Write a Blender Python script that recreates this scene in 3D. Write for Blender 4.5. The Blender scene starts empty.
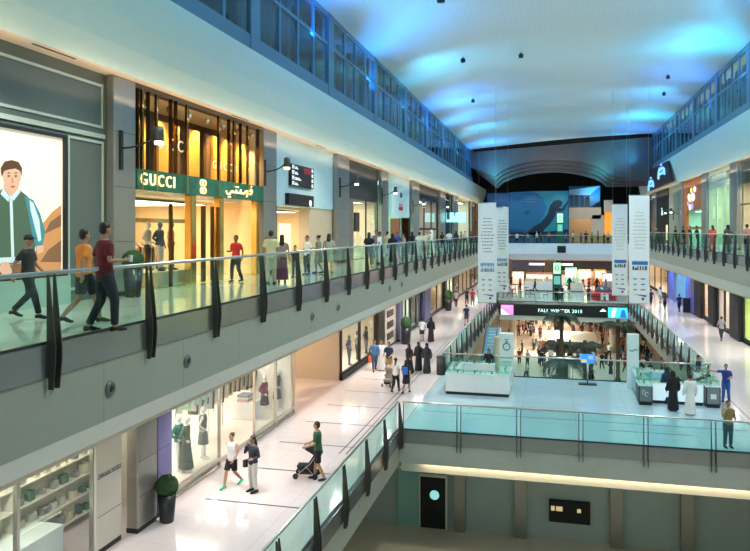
import bpy, math, random
from math import sin, cos, pi, atan, radians, sqrt
from mathutils import Vector, Matrix
random.seed(7)
SC = bpy.context.scene
COL = SC.collection
# ------------------------------------------------------------------ camera
F = 710.0
TH = atan(178/710.0)
S_, C_ = sin(TH), cos(TH)
cam = bpy.data.cameras.new('camera'); camo = bpy.data.objects.new('camera', cam); COL.objects.link(camo)
camo.location = (0, 0, 0); camo.rotation_euler = (pi/2, 0, TH)
cam.lens = 36*F/750; cam.sensor_width = 36; cam.sensor_fit = 'HORIZONTAL'
cam.shift_y = -45.5/750; cam.clip_end = 400; cam.clip_start = .1
SC.camera = camo
# ------------------------------------------------------------------ world, exposure
w = bpy.data.worlds.new('world'); SC.world = w; w.use_nodes = True
bg = w.node_tree.nodes['Background']; bg.inputs[0].default_value = (.56, .76, .66, 1); bg.inputs[1].default_value = .34
SC.view_settings.view_transform = 'Standard'; SC.view_settings.look = 'None'
SC.view_settings.gamma = 1; SC.view_settings.use_curve_mapping = False
SC.view_settings.exposure = 0.18
def lamp(kind, name, loc, col, power, aim=None, size=.3, sy=None, angle=100, blend=.6):
    l = bpy.data.lights.new(name, kind); o = bpy.data.objects.new(name, l); COL.objects.link(o)
    o.location = loc; l.color = col; l.energy = power
    if kind == 'AREA':
        l.size = size
        if sy: l.shape = 'RECTANGLE'; l.size_y = sy
    else: l.shadow_soft_size = size
    if kind == 'SPOT': l.spot_size = radians(angle); l.spot_blend = blend
    if aim is not None:
        d = Vector(aim) - Vector(loc); o.rotation_euler = d.to_track_quat('-Z', 'Y').to_euler()
    return o
# blue cove strips on both long sides, washing the roof from below (they face up)
for k in range(9):
    y = 8 + k*10.2
    b = [(.01, .30, 1.0), (.02, .50, .95), (.01, .22, 1.0)][k % 3]
    lamp('AREA', 'cove_uplight', (-9.0, y, 9.0), b, (330, 120, 420)[k % 3], (-7.4, y+1.0, 11.4), 7+2*(k % 2), .5)
    lamp('AREA', 'cove_uplight', (10.5, y, 9.9), b, (160, 360, 260)[k % 3], (8.6, y+1, 12.4), 8, .5)
    lamp('AREA', 'frame_wash', (-9.6, y, 6.9), (.15, .60, 1), 9, (-11.0, y, 8.8), 9.0, .2)
    lamp('AREA', 'frame_wash', (11.1, y, 8.1), (.15, .60, 1), 9, (12.6, y, 10.0), 9.0, .2)
# white roof wash and general downlight
for k in range(6):
    y = 14 + k*15
    lamp('SPOT', 'roof_wash', (-9.6, y, 8.0), (.07, .55, 1), 2100, (-2.5, y+6, 11), .3, angle=105, blend=1)
    lamp('SPOT', 'roof_wash', (10.9, y+5, 9.0), (.06, .52, 1), 1500, (5, y+9, 12), .3, angle=110, blend=1)
    lamp('SPOT', 'roof_downlight', (0.5, y, 10.2), (.86, 1, .88), 4000, (0.5, y, 0), .35, angle=150, blend=.8)
# gallery downlights: left upper, left lower, right upper, right lower
for k in range(12):
    y = 6 + k*9.3
    lamp('SPOT', 'gallery_light', (-9.0, y, 5.2), (1, .88, .66), 800, (-10.2, y, -2), .25, angle=112, blend=1)
    lamp('SPOT', 'gallery_light', (-8.8, y+4, -4.2), (1, .84, .84), 430, (-8.4, y+4, -8), .25, angle=160, blend=.5)
    lamp('SPOT', 'gallery_light', (10.8, y+6, 5.6), (1, .90, .72), 700, (11.8, y+6, -2), .25, angle=112, blend=1)
    lamp('SPOT', 'gallery_light', (11.2, y+6, -3.85), (.90, .84, 1), 480, (10.8, y+6, -8), .25, angle=160, blend=.5)
for k in range(6):  # unseen warm strips added to brighten the soffits above the shops
    lamp('AREA', 'soffit_uplight', (-11.25, 4+20*k, 3.75), (1, .72, .48), 55, (-11.65, 4+20*k, 4.4), 19.5, .08)
    lamp('AREA', 'soffit_uplight', (12.5, 24+16*k, 4.3), (1, .78, .5), 35, (12.9, 24+16*k, 5.0), 15.5, .08)
for k in range(4):
    lamp('SPOT', 'ground_light', (-1+2*(k % 2), 82+9*k, -9.8), (1, .88, .72), 3000, (0, 82+9*k, -14), .4, angle=160)
    lamp('SPOT', 'far_light', (-5+4*k, 101, -4.3), (1, .86, .7), 1100, (-5+4*k, 103, -8), .4, angle=160)
for k in range(3): lamp('SPOT', 'ground_light', (-3+5*k, 36, -9.8), (.95, 1, .95), 1500, (-3+5*k, 33, -14), .4, angle=150)  # unseen lamps added to brighten the wall under the near bridge

# ------------------------------------------------------------------ pixel -> place helpers (photo seen from the origin)
def yL(u, d): dep = F*d/(C_*(553-u)); return (dep - d*S_)/C_          # point on the plane X=-d
def yR(u, d): dep = F*d/(C_*(u-553)); return (dep + d*S_)/C_          # point on the plane X=+d
def zL(u, v, d): return (230-v)/F*(F*d/(C_*(553-u)))
def zR(u, v, d): return (230-v)/F*(F*d/(C_*(u-553)))
def ground(u, v, h):
    dep = F*(-h)/(v-230); lat = (u-375)/F*dep
    return (lat*C_-dep*S_, dep*C_+lat*S_)
def atY(u, Y): r = (u-375)/F; return Y*(r*C_-S_)/(C_+r*S_)
def zY(u, v, Y): X = atY(u, Y); return (230-v)/F*(-X*S_+Y*C_)

# ------------------------------------------------------------------ materials
MATS = {}
def mat(name, col, rough=.6, metal=0, emit=0, noise=0, nscale=3, bump=0, coat=0, ecol=None):
    if name in MATS: return MATS[name]
    m = bpy.data.materials.new(name); m.use_nodes = True; nt = m.node_tree; b = nt.nodes['Principled BSDF']
    b.inputs['Base Color'].default_value = (*col, 1); b.inputs['Roughness'].default_value = rough
    b.inputs['Metallic'].default_value = metal
    if coat: b.inputs['Coat Weight'].default_value = coat; b.inputs['Coat Roughness'].default_value = .05
    if emit:
        b.inputs['Emission Color'].default_value = (*(ecol or col), 1); b.inputs['Emission Strength'].default_value = emit
    tc = nt.nodes.new('ShaderNodeTexCoord'); n = nt.nodes.new('ShaderNodeTexNoise'); n.inputs['Scale'].default_value = nscale
    n.inputs['Detail'].default_value = 5
    nt.links.new(tc.outputs['Object'], n.inputs['Vector'])
    mx = nt.nodes.new('ShaderNodeMix'); mx.data_type = 'RGBA'; nz = noise or .06
    mx.inputs[6].default_value = (*[c*(1-nz) for c in col], 1); mx.inputs[7].default_value = (*[min(1, c*(1+nz)) for c in col], 1)
    nt.links.new(n.outputs['Fac'], mx.inputs[0]); nt.links.new(mx.outputs[2], b.inputs['Base Color'])
    if bump:
        bp = nt.nodes.new('ShaderNodeBump'); bp.inputs['Strength'].default_value = bump
        nt.links.new(n.outputs['Fac'], bp.inputs['Height']); nt.links.new(bp.outputs[0], b.inputs['Normal'])
    MATS[name] = m; return m
def glass(name, tint=(.85, .97, .95), refl=.12, rough=.02):
    if name in MATS: return MATS[name]
    m = bpy.data.materials.new(name); m.use_nodes = True; nt = m.node_tree; nt.nodes.clear()
    out = nt.nodes.new('ShaderNodeOutputMaterial'); t = nt.nodes.new('ShaderNodeBsdfTransparent'); g = nt.nodes.new('ShaderNodeBsdfGlossy')
    t.inputs[0].default_value = (*tint, 1); g.inputs['Roughness'].default_value = rough; g.inputs[0].default_value = (.9, 1, 1, 1)
    lw = nt.nodes.new('ShaderNodeLayerWeight'); lw.inputs['Blend'].default_value = .5
    pw = nt.nodes.new('ShaderNodeMath'); pw.operation = 'POWER'; pw.inputs[1].default_value = 4; nt.links.new(lw.outputs['Facing'], pw.inputs[0])
    ma = nt.nodes.new('ShaderNodeMath'); ma.operation = 'MULTIPLY_ADD'; ma.inputs[1].default_value = .35; ma.inputs[2].default_value = refl*.3; nt.links.new(pw.outputs[0], ma.inputs[0])
    mx = nt.nodes.new('ShaderNodeMixShader'); nt.links.new(ma.outputs[0], mx.inputs[0])
    nt.links.new(t.outputs[0], mx.inputs[1]); nt.links.new(g.outputs[0], mx.inputs[2]); nt.links.new(mx.outputs[0], out.inputs[0])
    MATS[name] = m; return m
def grooved(name, col, scale, axis='x', depth=.3, rough=.5, width=.06, dark=.7, second=None):
    """thin joints every 1/scale metres across one axis, made by a sharp ramp on a repeating coordinate"""
    m = mat(name, col, rough); nt = m.node_tree; b = nt.nodes['Principled BSDF']
    tc = nt.nodes.new('ShaderNodeTexCoord'); sp = nt.nodes.new('ShaderNodeSeparateXYZ'); nt.links.new(tc.outputs['Object'], sp.inputs[0])
    prev = b.inputs['Base Color'].links[0].from_socket
    for ax, sc, wd in [(axis, scale, width)] + (second or []):
        mu = nt.nodes.new('ShaderNodeMath'); mu.operation = 'MULTIPLY'; mu.inputs[1].default_value = sc
        fr = nt.nodes.new('ShaderNodeMath'); fr.operation = 'FRACT'; lt = nt.nodes.new('ShaderNodeMath'); lt.operation = 'LESS_THAN'; lt.inputs[1].default_value = wd
        nt.links.new(sp.outputs[ax.upper()], mu.inputs[0]); nt.links.new(mu.outputs[0], fr.inputs[0]); nt.links.new(fr.outputs[0], lt.inputs[0])
        mx = nt.nodes.new('ShaderNodeMix'); mx.data_type = 'RGBA'; mx.blend_type = 'MULTIPLY'
        nt.links.new(lt.outputs[0], mx.inputs[0]); nt.links.new(prev, mx.inputs[6]); mx.inputs[7].default_value = (dark, dark, dark, 1)
        prev = mx.outputs[2]
    nt.links.new(prev, b.inputs['Base Color']); return m

M_stone = grooved('grey_green_stone', (.33, .335, .285), .35, 'y', rough=.45, width=.006, dark=.6)
M_stone2 = mat('pale_stone', (.42, .44, .40), .5, noise=.1)
M_lip = mat('plaster_lip', (.62, .70, .64), .5)
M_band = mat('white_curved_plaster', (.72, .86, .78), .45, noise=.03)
M_soffit = mat('beige_soffit', (.75, .63, .52), .6)
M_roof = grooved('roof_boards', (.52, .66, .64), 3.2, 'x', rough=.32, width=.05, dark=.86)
M_floorU = grooved('upper_marble', (.62, .60, .50), .55, 'y', rough=.09, width=.008, dark=.7, second=[('x', .8, .01)])
M_floorL = grooved('lower_marble', (.70, .62, .63), .5, 'y', rough=.1, width=.008, dark=.8, second=[('x', .55, .01)])
M_floorB = grooved('bridge_marble', (.44, .58, .64), .45, 'x', rough=.1, width=.008, dark=.75, second=[('y', .3, .008)])
M_floorG = mat('ground_marble', (.75, .66, .54), .2)
M_steel = mat('brushed_steel', (.50, .50, .49), .28, 1)
M_pier = mat('steel_clad_pier', (.36, .35, .32), .33, .6)
M_rail = mat('satin_handrail', (.55, .56, .53), .3, .9)
M_fin = mat('bronze_fin', (.075, .068, .06), .4, .5)
M_kerb = mat('steel_kerb', (.34, .35, .36), .25, .85)
M_glass = glass('rail_glass', (.80, .95, .92), .10)
M_sglass = glass('shop_glass', (.93, .96, .95), .06)
M_dark = mat('dark_metal', (.025, .027, .03), .4, .3)
M_black = mat('black_paint', (.008, .008, .01), .6)
M_navyglass = mat('night_window_backing', (.004, .010, .016), .4)
M_frame = mat('blue_grey_frame', (.11, .22, .30), .4)  # blue of the cove light is put into the frame paint
M_white = mat('white_laminate', (.80, .82, .82), .35)
M_cream = mat('cream_wall', (.80, .66, .45), .6)
M_warm = mat('warm_wall', (.82, .55, .24), .6)
M_gold = mat('gold_metal', (.85, .55, .18), .22, 1)
M_amber = mat('amber_panel', (.78, .36, .05), .4)
M_greenband = mat('green_marble_sign', (.03, .16, .10), .15, noise=.5, nscale=4)
M_lampW = mat('lamp_warm', (1, .86, .62), emit=5)
M_lampN = mat('lamp_neutral', (1, .95, .88), emit=5)
M_lampC = mat('lamp_cool', (.75, 1, .92), emit=5)
M_letter = mat('lit_letters', (1, .95, .8), emit=2.2)
M_ink = mat('print_ink', (.12, .14, .18), .8)
M_redink = mat('print_red', (.75, .03, .05), .6)
M_blueink = mat('print_blue', (.03, .16, .42), .8)

# ------------------------------------------------------------------ mesh builder
def wloc(o):
    v = Vector((0, 0, 0))
    while o is not None: v += o.location; o = o.parent
    return v
class MB:
    def __init__(s): s.v = []; s.f = []; s.m = []; s.smooth = []
    def add(s, vs, fs, mi=0, sm=False):
        n = len(s.v); s.v += [tuple(p) for p in vs]; s.f += [tuple(i+n for i in f) for f in fs]; s.m += [mi]*len(fs); s.smooth += [sm]*len(fs); return s
    def box(s, x0, x1, y0, y1, z0, z1, mi=0):
        if x0 > x1: x0, x1 = x1, x0
        if y0 > y1: y0, y1 = y1, y0
        if z0 > z1: z0, z1 = z1, z0
        return s.add([(x0, y0, z0), (x1, y0, z0), (x1, y1, z0), (x0, y1, z0), (x0, y0, z1), (x1, y0, z1), (x1, y1, z1), (x0, y1, z1)],
              [(0, 3, 2, 1), (4, 5, 6, 7), (0, 1, 5, 4), (1, 2, 6, 5), (2, 3, 7, 6), (3, 0, 4, 7)], mi)
    def prism(s, poly, ax, a0, a1, mi=0):
        """poly of 2D points in the other two axes (order x,y,z without ax), extruded from a0 to a1"""
        def P(p, a): q = list(p); q.insert('xyz'.index(ax), a); return q
        n = len(poly); vs = [P(p, a0) for p in poly] + [P(p, a1) for p in poly]
        fs = [tuple(range(n-1, -1, -1)), tuple(range(n, 2*n))] + [(i, (i+1) % n, n+(i+1) % n, n+i) for i in range(n)]
        return s.add(vs, fs, mi)
    def tube(s, pts, r, n=8, mi=0, sm=True):
        rs = r if isinstance(r, (list, tuple)) else [r]*len(pts)
        vs = []; fs = []; pts = [Vector(p) for p in pts]
        for i, p in enumerate(pts):
            d = (pts[min(i+1, len(pts)-1)] - pts[max(i-1, 0)]).normalized()
            up = Vector((0, 0, 1)) if abs(d.z) < .9 else Vector((0, 1, 0))
            if i == 0: a = d.cross(up).normalized()
            else: a = (a - d*a.dot(d)).normalized()      # carry the frame along so the section never twists
            b = a.cross(d)
            ri = rs[i]; ra, rb = ri if isinstance(ri, tuple) else (ri, ri)
            for k in range(n): t = 2*pi*k/n; vs.append(p + a*cos(t)*ra + b*sin(t)*rb)
        for i in range(len(pts)-1):
            for k in range(n): fs.append((i*n+k, i*n+(k+1) % n, (i+1)*n+(k+1) % n, (i+1)*n+k))
        fs.append(tuple(range(n-1, -1, -1))); fs.append(tuple(range((len(pts)-1)*n, len(pts)*n)))
        return s.add(vs, fs, mi, sm)
    def lathe(s, prof, c=(0, 0, 0), n=16, mi=0, sy=1, sm=True):
        """prof list of (radius, z)"""
        vs = []; fs = []
        for r, z in prof:
            for k in range(n): t = 2*pi*k/n; vs.append((c[0]+r*cos(t), c[1]+r*sin(t)*sy, c[2]+z))
        for i in range(len(prof)-1):
            for k in range(n): fs.append((i*n+k, i*n+(k+1) % n, (i+1)*n+(k+1) % n, (i+1)*n+k))
        fs.append(tuple(range(n-1, -1, -1))); fs.append(tuple(range((len(prof)-1)*n, len(prof)*n)))
        return s.add(vs, fs, mi, sm)
    def ball(s, c, r, n=12, m=8, mi=0):
        rx, ry, rz = r if isinstance(r, tuple) else (r, r, r)
        vs = [(c[0], c[1], c[2]-rz)]; fs = []
        for i in range(1, m):
            a = pi*i/m
            for k in range(n): t = 2*pi*k/n; vs.append((c[0]+rx*sin(a)*cos(t), c[1]+ry*sin(a)*sin(t), c[2]-rz*cos(a)))
        vs.append((c[0], c[1], c[2]+rz)); L = len(vs)-1
        for k in range(n):
            fs.append((0, 1+(k+1) % n, 1+k)); fs.append((L, 1+(m-2)*n+k, 1+(m-2)*n+(k+1) % n))
        for i in range(m-2):
            for k in range(n): fs.append((1+i*n+k, 1+i*n+(k+1) % n, 1+(i+1)*n+(k+1) % n, 1+(i+1)*n+k))
        return s.add(vs, fs, mi, True)
    def text(s, t, size, loc, face, mi=0, depth=.02, align='CENTER', font_scale=1):
        """extruded lettering; face: '+x' on a left wall, '-x' on a right wall, '-y' towards the viewer"""
        cu = bpy.data.curves.new('t', 'FONT'); cu.body = t; cu.size = size; cu.extrude = depth/2; cu.align_x = align; cu.align_y = 'CENTER'; cu.resolution_u = 2
        cu.space_character = font_scale
        o = bpy.data.objects.new('t', cu); COL.objects.link(o); bpy.context.view_layer.update()
        me = bpy.data.meshes.new_from_object(o.evaluated_get(bpy.context.evaluated_depsgraph_get()))
        B = {'+x': ((0, 1, 0), (0, 0, 1), (1, 0, 0)), '-x': ((0, -1, 0), (0, 0, 1), (-1, 0, 0)), '-y': ((1, 0, 0), (0, 0, 1), (0, -1, 0))}[face]
        ax, ay, az = [Vector(b) for b in B]; L = Vector(loc)
        s.add([L + ax*q.co.x + ay*q.co.y + az*q.co.z for q in me.vertices], [tuple(p.vertices) for p in me.polygons], mi)
        bpy.data.objects.remove(o); bpy.data.curves.remove(cu); bpy.data.meshes.remove(me); return s
    def build(s, name, mats, parent=None, label=None, cat=None, group=None, kind=None, bevel=0):
        if not isinstance(mats, (list, tuple)): mats = [mats]
        V = [Vector(p) for p in s.v]
        if parent is not None: org = wloc(parent); loc = Vector((0, 0, 0))
        else:
            lo = [min(p[i] for p in V) for i in range(3)]; hi = [max(p[i] for p in V) for i in range(3)]
            org = Vector(((lo[0]+hi[0])/2, (lo[1]+hi[1])/2, lo[2])); loc = org
        me = bpy.data.meshes.new(name); me.from_pydata([tuple(p-org) for p in V], [], s.f)
        for m in mats: me.materials.append(m)
        me.polygons.foreach_set('material_index', s.m); me.polygons.foreach_set('use_smooth', s.smooth); me.update()
        o = bpy.data.objects.new(name, me); COL.objects.link(o); o.location = loc
        if parent is not None: o.parent = parent
        if bevel:
            b = o.modifiers.new('bevel', 'BEVEL'); b.width = bevel; b.segments = 2
        tag(o, label, cat, group, kind); return o
def tag(o, label=None, cat=None, group=None, kind=None):
    if label: o['label'] = label
    if cat: o['category'] = cat
    if group: o['group'] = group
    if kind: o['kind'] = kind
    return o
def thing(name, loc, label, cat, group=None, rz=0):
    o = bpy.data.objects.new(name, None); COL.objects.link(o); o.location = loc; o.rotation_euler = (0, 0, rz); o.empty_display_size = .2
    return tag(o, label, cat, group)
def struct(name, mb, m, parent=None): return mb.build(name, m, parent, kind='structure' if parent is None else None)
def kids(o): return [c for c in bpy.data.objects if c.parent == o]
CH = {}
def dup(root, loc, rz=None, label=None, group=None, mats=None, scale=None):
    if root.name not in CH: CH[root.name] = kids(root)
    r = root.copy(); COL.objects.link(r); r.location = loc
    if rz is not None: r.rotation_euler = (0, 0, rz)
    if scale: r.scale = (scale,)*3
    if label: r['label'] = label
    if group: r['group'] = group
    for ch in CH[root.name]:
        c = ch.copy(); COL.objects.link(c); c.parent = r
        if ch.name not in CH: CH[ch.name] = kids(ch)
        for g in CH[ch.name]:
            d = g.copy(); COL.objects.link(d); d.parent = c
    return r
# ================================================================== STRUCTURE
UF, LF, GF, RF = -1.85, -7.9, -13.9, -1.40            # upper, lower, ground, right upper floor heights (eye at 0)
LX, LU, LV = -12.0, -7.9, -5.9                        # left: facade, upper edge, lower edge
RX, RU, RV = 13.0, 9.8, 7.7                           # right
LLX = -10.8                                           # lower left facade
B0, B1, C0 = 27.5, 39.0, 80.0                         # bridge front, back, far bridge front
# floors
struct('floor', MB().box(-17, LU-.02, -4, 118, UF-.25, UF), M_floorU)
struct('floor', MB().box(RU+.02, 18, 20, 118, RF-.25, RF), M_floorU)
struct('floor', MB().box(-16, LV-.02, 4, 128, LF-.25, LF), M_floorL)
struct('floor', MB().box(RV+.02, 18.5, B0+.02, 128, LF-.25, LF), M_floorL)
struct('floor', MB().box(LV, RV, B0+.02, B1-.02, LF-.25, LF), M_floorB)
struct('floor', MB().box(RV, 18.5, 18, B0, LF-.25, LF), M_floorL)
struct('floor', MB().box(LV, RV, C0+.02, 128, LF-.25, LF), M_floorL)
struct('floor', MB().box(-12, 14, 8, 128, GF-.3, GF), M_floorG)
struct('floor', MB().box(LU, RU, 97.3, 128, UF-.25, UF), M_floorU)
# joints of dark stone in the lower gallery floor (inlaid, 2 mm proud)
m = MB()
for k in range(9):
    y = 19 + k*2.9
    m.box(-9.9, -6.9, y, y+.07, LF, LF+.002)
struct('trim_1', m, M_dark)
m = MB(); m.box(-7.35, -7.3, 24, 60, LF, LF+.0025); m.box(-7.1, -7.05, 24, 60, LF, LF+.0025)
m.box(-5.5, 7.4, 30.6, 30.65, LF, LF+.0025); m.box(2.1, 5.2, 29.4, 29.45, LF, LF+.0025); m.box(7.95, 8.0, 28, 78, LF, LF+.0025)
struct('trim_2', m, M_dark)

def edge_x(x, s, f, y0, y1, z_stone, z_bot, z_lip, dx_lip, core):
    """slab edge seen from the void along y; s=+1 faces +x"""
    a = x; b = x - s*.35
    kerb = MB().box(a+s*.03, b, y0, y1, f-.52, f-.002); struct('trim_3', kerb, M_kerb)
    st = MB().box(a, b, y0, y1, z_stone, f-.52); struct('trim_4', st, M_stone)
    m = MB(); m.prism([(a-s*.01, z_stone), (a-s*dx_lip, z_lip), (a-s*(dx_lip+.5), z_lip), (b-s*.05, z_stone)], 'y', y0, y1)
    struct('trim_5', m, M_lip)
edge_x(LU, 1, UF, -4, 118, -3.48, 0, -4.0, .45, 0)
edge_x(RU, -1, RF, 20, 118, -2.93, 0, -3.67, .5, 0)
# undersides of upper galleries (ceilings of the lower level)
struct('ceiling', MB().box(-16, LU-.6, -4, 128, -4.15, -3.98), M_soffit)
struct('ceiling', MB().box(RU+.7, 18, 20, 128, -3.82, -3.65), M_soffit)
struct('ceiling', MB().box(LU-.6, RU+.7, 98.5, 128, -4.1, -3.9), M_soffit)
for a, s, y0, y1 in ((LV, 1, 4, B0), (LV, 1, B1, C0), (RV, -1, B1, C0)):
    edge_x(a, s, LF, y0, y1, -9.25, 0, -9.7, .35, 0)
# bridge fronts
def edge_y(y, s, f, x0, x1, d1, d2, lipm, lip=.35, dlip=.35):
    struct('trim_6', MB().box(x0, x1, y+s*.03, y-s*.35, f-d1, f-.002), M_kerb)
    struct('trim_7', MB().box(x0, x1, y, y-s*.35, f-d2, f-d1), M_stone2)
    m = MB(); m.prism([(y-s*.3, f-d2-.02), (y-s*(.3+lip), f-d2-dlip), (y-s*(.9+lip), f-d2-dlip), (y-s*.6, f-d2-.02)], 'x', x0, x1)
    struct('trim_8', m, lipm)
edge_y(B0, -1, LF, LV, 18, .5, 1.3, M_lip, .1, .45)
edge_y(B1, 1, LF, LV, RV, .4, 1.2, M_stone2)
# glowing cove strip under the near bridge edge
for k in range(6):
    x0 = LV+.3+2.3*k
    tg = MB().box(x0, x0+2.2, B0+.54, B0+.60, -9.64, -9.60).build('cove_light', mat('cove_warm', (1, .68, .36), emit=9), None,
        'warm strip light in the cove under the near bridge edge', 'light', 'strip lights in the cove under the near bridge')
lamp('AREA', 'cove_glow', (4, B0+.10, -9.24), (1, .66, .40), 75, (4, B0+.6, -9.62), 18, .06)
# undersides of the lower slabs
struct('ceiling', MB().box(-12, LV-.5, 4, 128, -9.85, -9.65), M_lip)
struct('ceiling', MB().box(RV+.5, 18.5, 18, 128, -9.85, -9.65), M_lip)
struct('ceiling', MB().box(LV-.5, RV+.5, B0+.75, B1-.9, -9.7, -9.55), M_lip)
struct('ceiling', MB().box(LV-.5, RV+.5, C0+1.5, 128, -9.75, -9.6), M_soffit)
# far bridge, lower level: black signboard fascia with lit text (thing), white lip below
struct('trim_7', MB().box(LV, RV, C0, C0+.4, -8.2, LF), M_kerb)
struct('trim_8', MB().box(LV, RV, C0+.02, C0+.7, -9.95, -9.42), M_lip)
sg = thing('sign_board', (1, C0, -9.42), 'long black fascia sign reading FALL WINTER 2015 under the far lower bridge', 'sign')
MB().box(LV+.1, RV-.1, C0-.12, C0-.001, -9.42, -8.2).build('board', M_black, sg)
MB().text('FALL WINTER 2015', .50, (atY(560, C0), C0-.135, -8.83), '-y', font_scale=1.12).build('lettering', mat('mint_letters', (.55, 1, .88), emit=1.6), sg)
x0 = atY(501, C0); m = MB().box(x0, x0+1.35, C0-.16, C0-.125, -9.4, -8.3)
m.prism([(x0, -9.38), (x0+.9, -9.38), (x0, -8.7)], 'y', C0-.18, C0-.161, 1); m.box(x0+.2, x0+.9, C0-.18, C0-.161, -8.6, -8.42, 2)
m.build('screen', [mat('screen_pink', (.95, .25, .6), emit=1.0), mat('screen_white', (.8, 1, .95), emit=1.0), mat('screen_violet', (.6, .4, .8), emit=1.0)], sg)
x0 = atY(608, C0); m = MB().box(x0, x0+2.1, C0-.16, C0-.125, -9.4, -8.3)
m.prism([(x0+.3, -9.35), (x0+.6, -9.35), (x0+.9, -8.4), (x0+.5, -8.4)], 'y', C0-.18, C0-.161, 1); m.prism([(x0+1.2, -9.35), (x0+1.9, -9.35), (x0+1.7, -8.6), (x0+1.4, -8.5)], 'y', C0-.18, C0-.161, 2)
m.build('screen', [mat('screen_blue', (.05, .55, .85), emit=1.1), MATS['screen_white'], mat('screen_deepblue', (.02, .15, .5), emit=.9)], sg)
MB().prism([(atY(603, C0)-.35, -8.75), (atY(603, C0)+.35, -8.75), (atY(603, C0), -8.45)], 'y', C0-.135, C0-.121).build('emblem', MATS['mint_letters'], sg)
# far bridge, upper level: pale smooth fascia
m = MB(); m.prism([(97.0, -1.8), (97.0, -3.2), (97.5, -3.9), (98.6, -3.9), (98.6, -1.8)], 'x', LU, RU)
struct('trim_8', m, mat('pale_bridge_fascia', (.62, .74, .80), .4))
sg = MB().box(10.1-.55-9, 10.1+.55-9, 96.9, 96.99, -3.0, -2.1).build('square_sign', M_navyglass, None, 'small dark square sign on the pale fascia of the far upper bridge', 'sign')
# left band above the shops, soffit, right band
def band(side, y0, y1, pts, t, name):
    m = MB(); n = len(pts)
    out = [(side*(abs(x)+t), z) for x, z in pts]
    m.prism(list(pts)+out[::-1], 'y', y0, y1); m.smooth = [False]*len(m.f); struct(name, m, M_band)
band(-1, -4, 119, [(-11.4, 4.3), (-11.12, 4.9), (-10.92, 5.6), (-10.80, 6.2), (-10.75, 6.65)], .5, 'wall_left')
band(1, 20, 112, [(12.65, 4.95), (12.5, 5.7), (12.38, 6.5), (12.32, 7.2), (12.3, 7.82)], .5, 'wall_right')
struct('ceiling', MB().box(-18.6, -11.42, -4, 119, 4.285, 4.42), M_soffit)
struct('ceiling', MB().box(12.67, 18, 20, 112, 4.935, 5.07), M_soffit)
for k, y in enumerate((13.9, 24.3, 34, 45, 56)): MB().box(-11.62, -11.56, y, y+1.5, 4.27, 4.283).build('air_slot', M_dark, None, ['nearest', 'second nearest', 'third nearest', 'fourth nearest', 'farthest'][k]+' thin dark air slot in the beige soffit above the left shops', 'vent', 'air slots in the left soffit')
# clerestory windows
def window(side, n, y0, y1, x, z0, z1):
    xo = x*side; m = MB(); t = .16*side
    w = thing('window_%d' % n, ((xo+t/2), (y0+y1)/2, z0), None, None); w['kind'] = 'structure'
    m.box(xo, xo+t*2.2, y0-.42, y0+.42, z0, z1+.3); m.box(xo+t*.2, xo+t, y0+.42, y1-.42, z0, z0+.55); m.box(xo+t*.2, xo+t, y0+.42, y1-.42, z1-.25, z1+.3)
    zt = z0 + (z1-z0)*.62; m.box(xo+t*.3, xo+t, y0+.42, y1-.42, zt-.07, zt+.07)
    for k in range(1, 4):
        y = y0+.42+(y1-y0-.84)*k/4; m.box(xo+t*.25, xo+t, y-.09, y+.09, z0+.5, z1)
    m.build('window_frame', M_frame, w)
    MB().box(xo+t*.55, xo+t*.65, y0+.42, y1-.42, z0+.5, z1-.2).build('pane', M_sglass, w)
    d = MB()
    for k in range(4):
        y = y0+.42+(y1-y0-.84)*(k+.22)/4; d.box(xo+side*1.1, xo+side*1.35, y, y+.95, z0+.2, z1-.1)
    d.build('blind', mat('slate_blind', (.010, .022, .032), .6), w)
for k in range(10): window(-1, k+1, 6+9.3*k-3.6*0, 6+9.3*(k+1), 10.75, 6.65, 10.75)
for k in range(6): window(1, k+11, 41.3+9.4*(k), 41.3+9.4*(k+1), 12.3, 7.82, 12.05)
struct('wall_left', MB().box(-13.2, -13.0, -4, 119, 6.3, 11.5), M_navyglass)
struct('wall_right', MB().box(15.0, 15.2, 20, 112, 7.3, 13), M_navyglass)
struct('trim_9', MB().box(-13.0, -11.2, -4, 119, 6.45, 6.62), M_frame)
struct('trim_9', MB().box(12.8, 15, 20, 112, 7.6, 7.78), M_frame)
# roof: long shallow vault of boards
m = MB(); prof = []
for i in range(25):
    u = i/24; x = -11.2 + u*24.1
    z = 10.72 + 1.45*u**1.3 + .45*sin(pi*u)**.8 - .55*(1-abs(2*u-1))**.5*0
    prof.append((x, z))
top = [(x, z+.3) for x, z in prof]
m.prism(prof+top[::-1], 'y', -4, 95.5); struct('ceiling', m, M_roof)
struct('ceiling', MB().box(-14, -11.1, -4, 119, 11.2, 11.4), M_frame)
# far end: brown bulkhead with an arched edge, black hall ceiling beyond
arc = []
for i in range(21):
    t = i/20; x = -7.6+t*14.6
    arc.append((x, 6.3 + 2.1*sin(pi*t)**.6))
M_brown = mat('brown_bulkhead', (.10, .062, .042), .35, noise=.35, nscale=.6)
for a in range(4):
    yy = 97+a*1.3; dz = -.45*a
    pts = [(-11, 10.6)] + [(-11, 8.6)] + [(x, z+.9+dz) for x, z in arc] + [(12.9, 5.9), (12.9, 12.0)]
    m = MB(); m.prism(pts, 'y', yy, yy+.35); struct('wall_back', m, M_brown)
lamp('SPOT', 'cyan_wall_light', (-7.6, 93.5, 7.0), (.1, .75, 1), 700, (-7.4, 97, 8.2), .2, angle=70, blend=1)
lamp('SPOT', 'cyan_wall_light', (6.2, 93.5, 7.2), (.1, .75, 1), 800, (6.2, 97, 8.6), .2, angle=70, blend=1)
lamp('SPOT', 'warm_wall_light', (0, 92.5, 6.0), (1, .85, .7), 700, (0, 97, 10), .3, angle=130, blend=1)
M_bh = mat('black_hall', (.006, .006, .007), .8)
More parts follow.
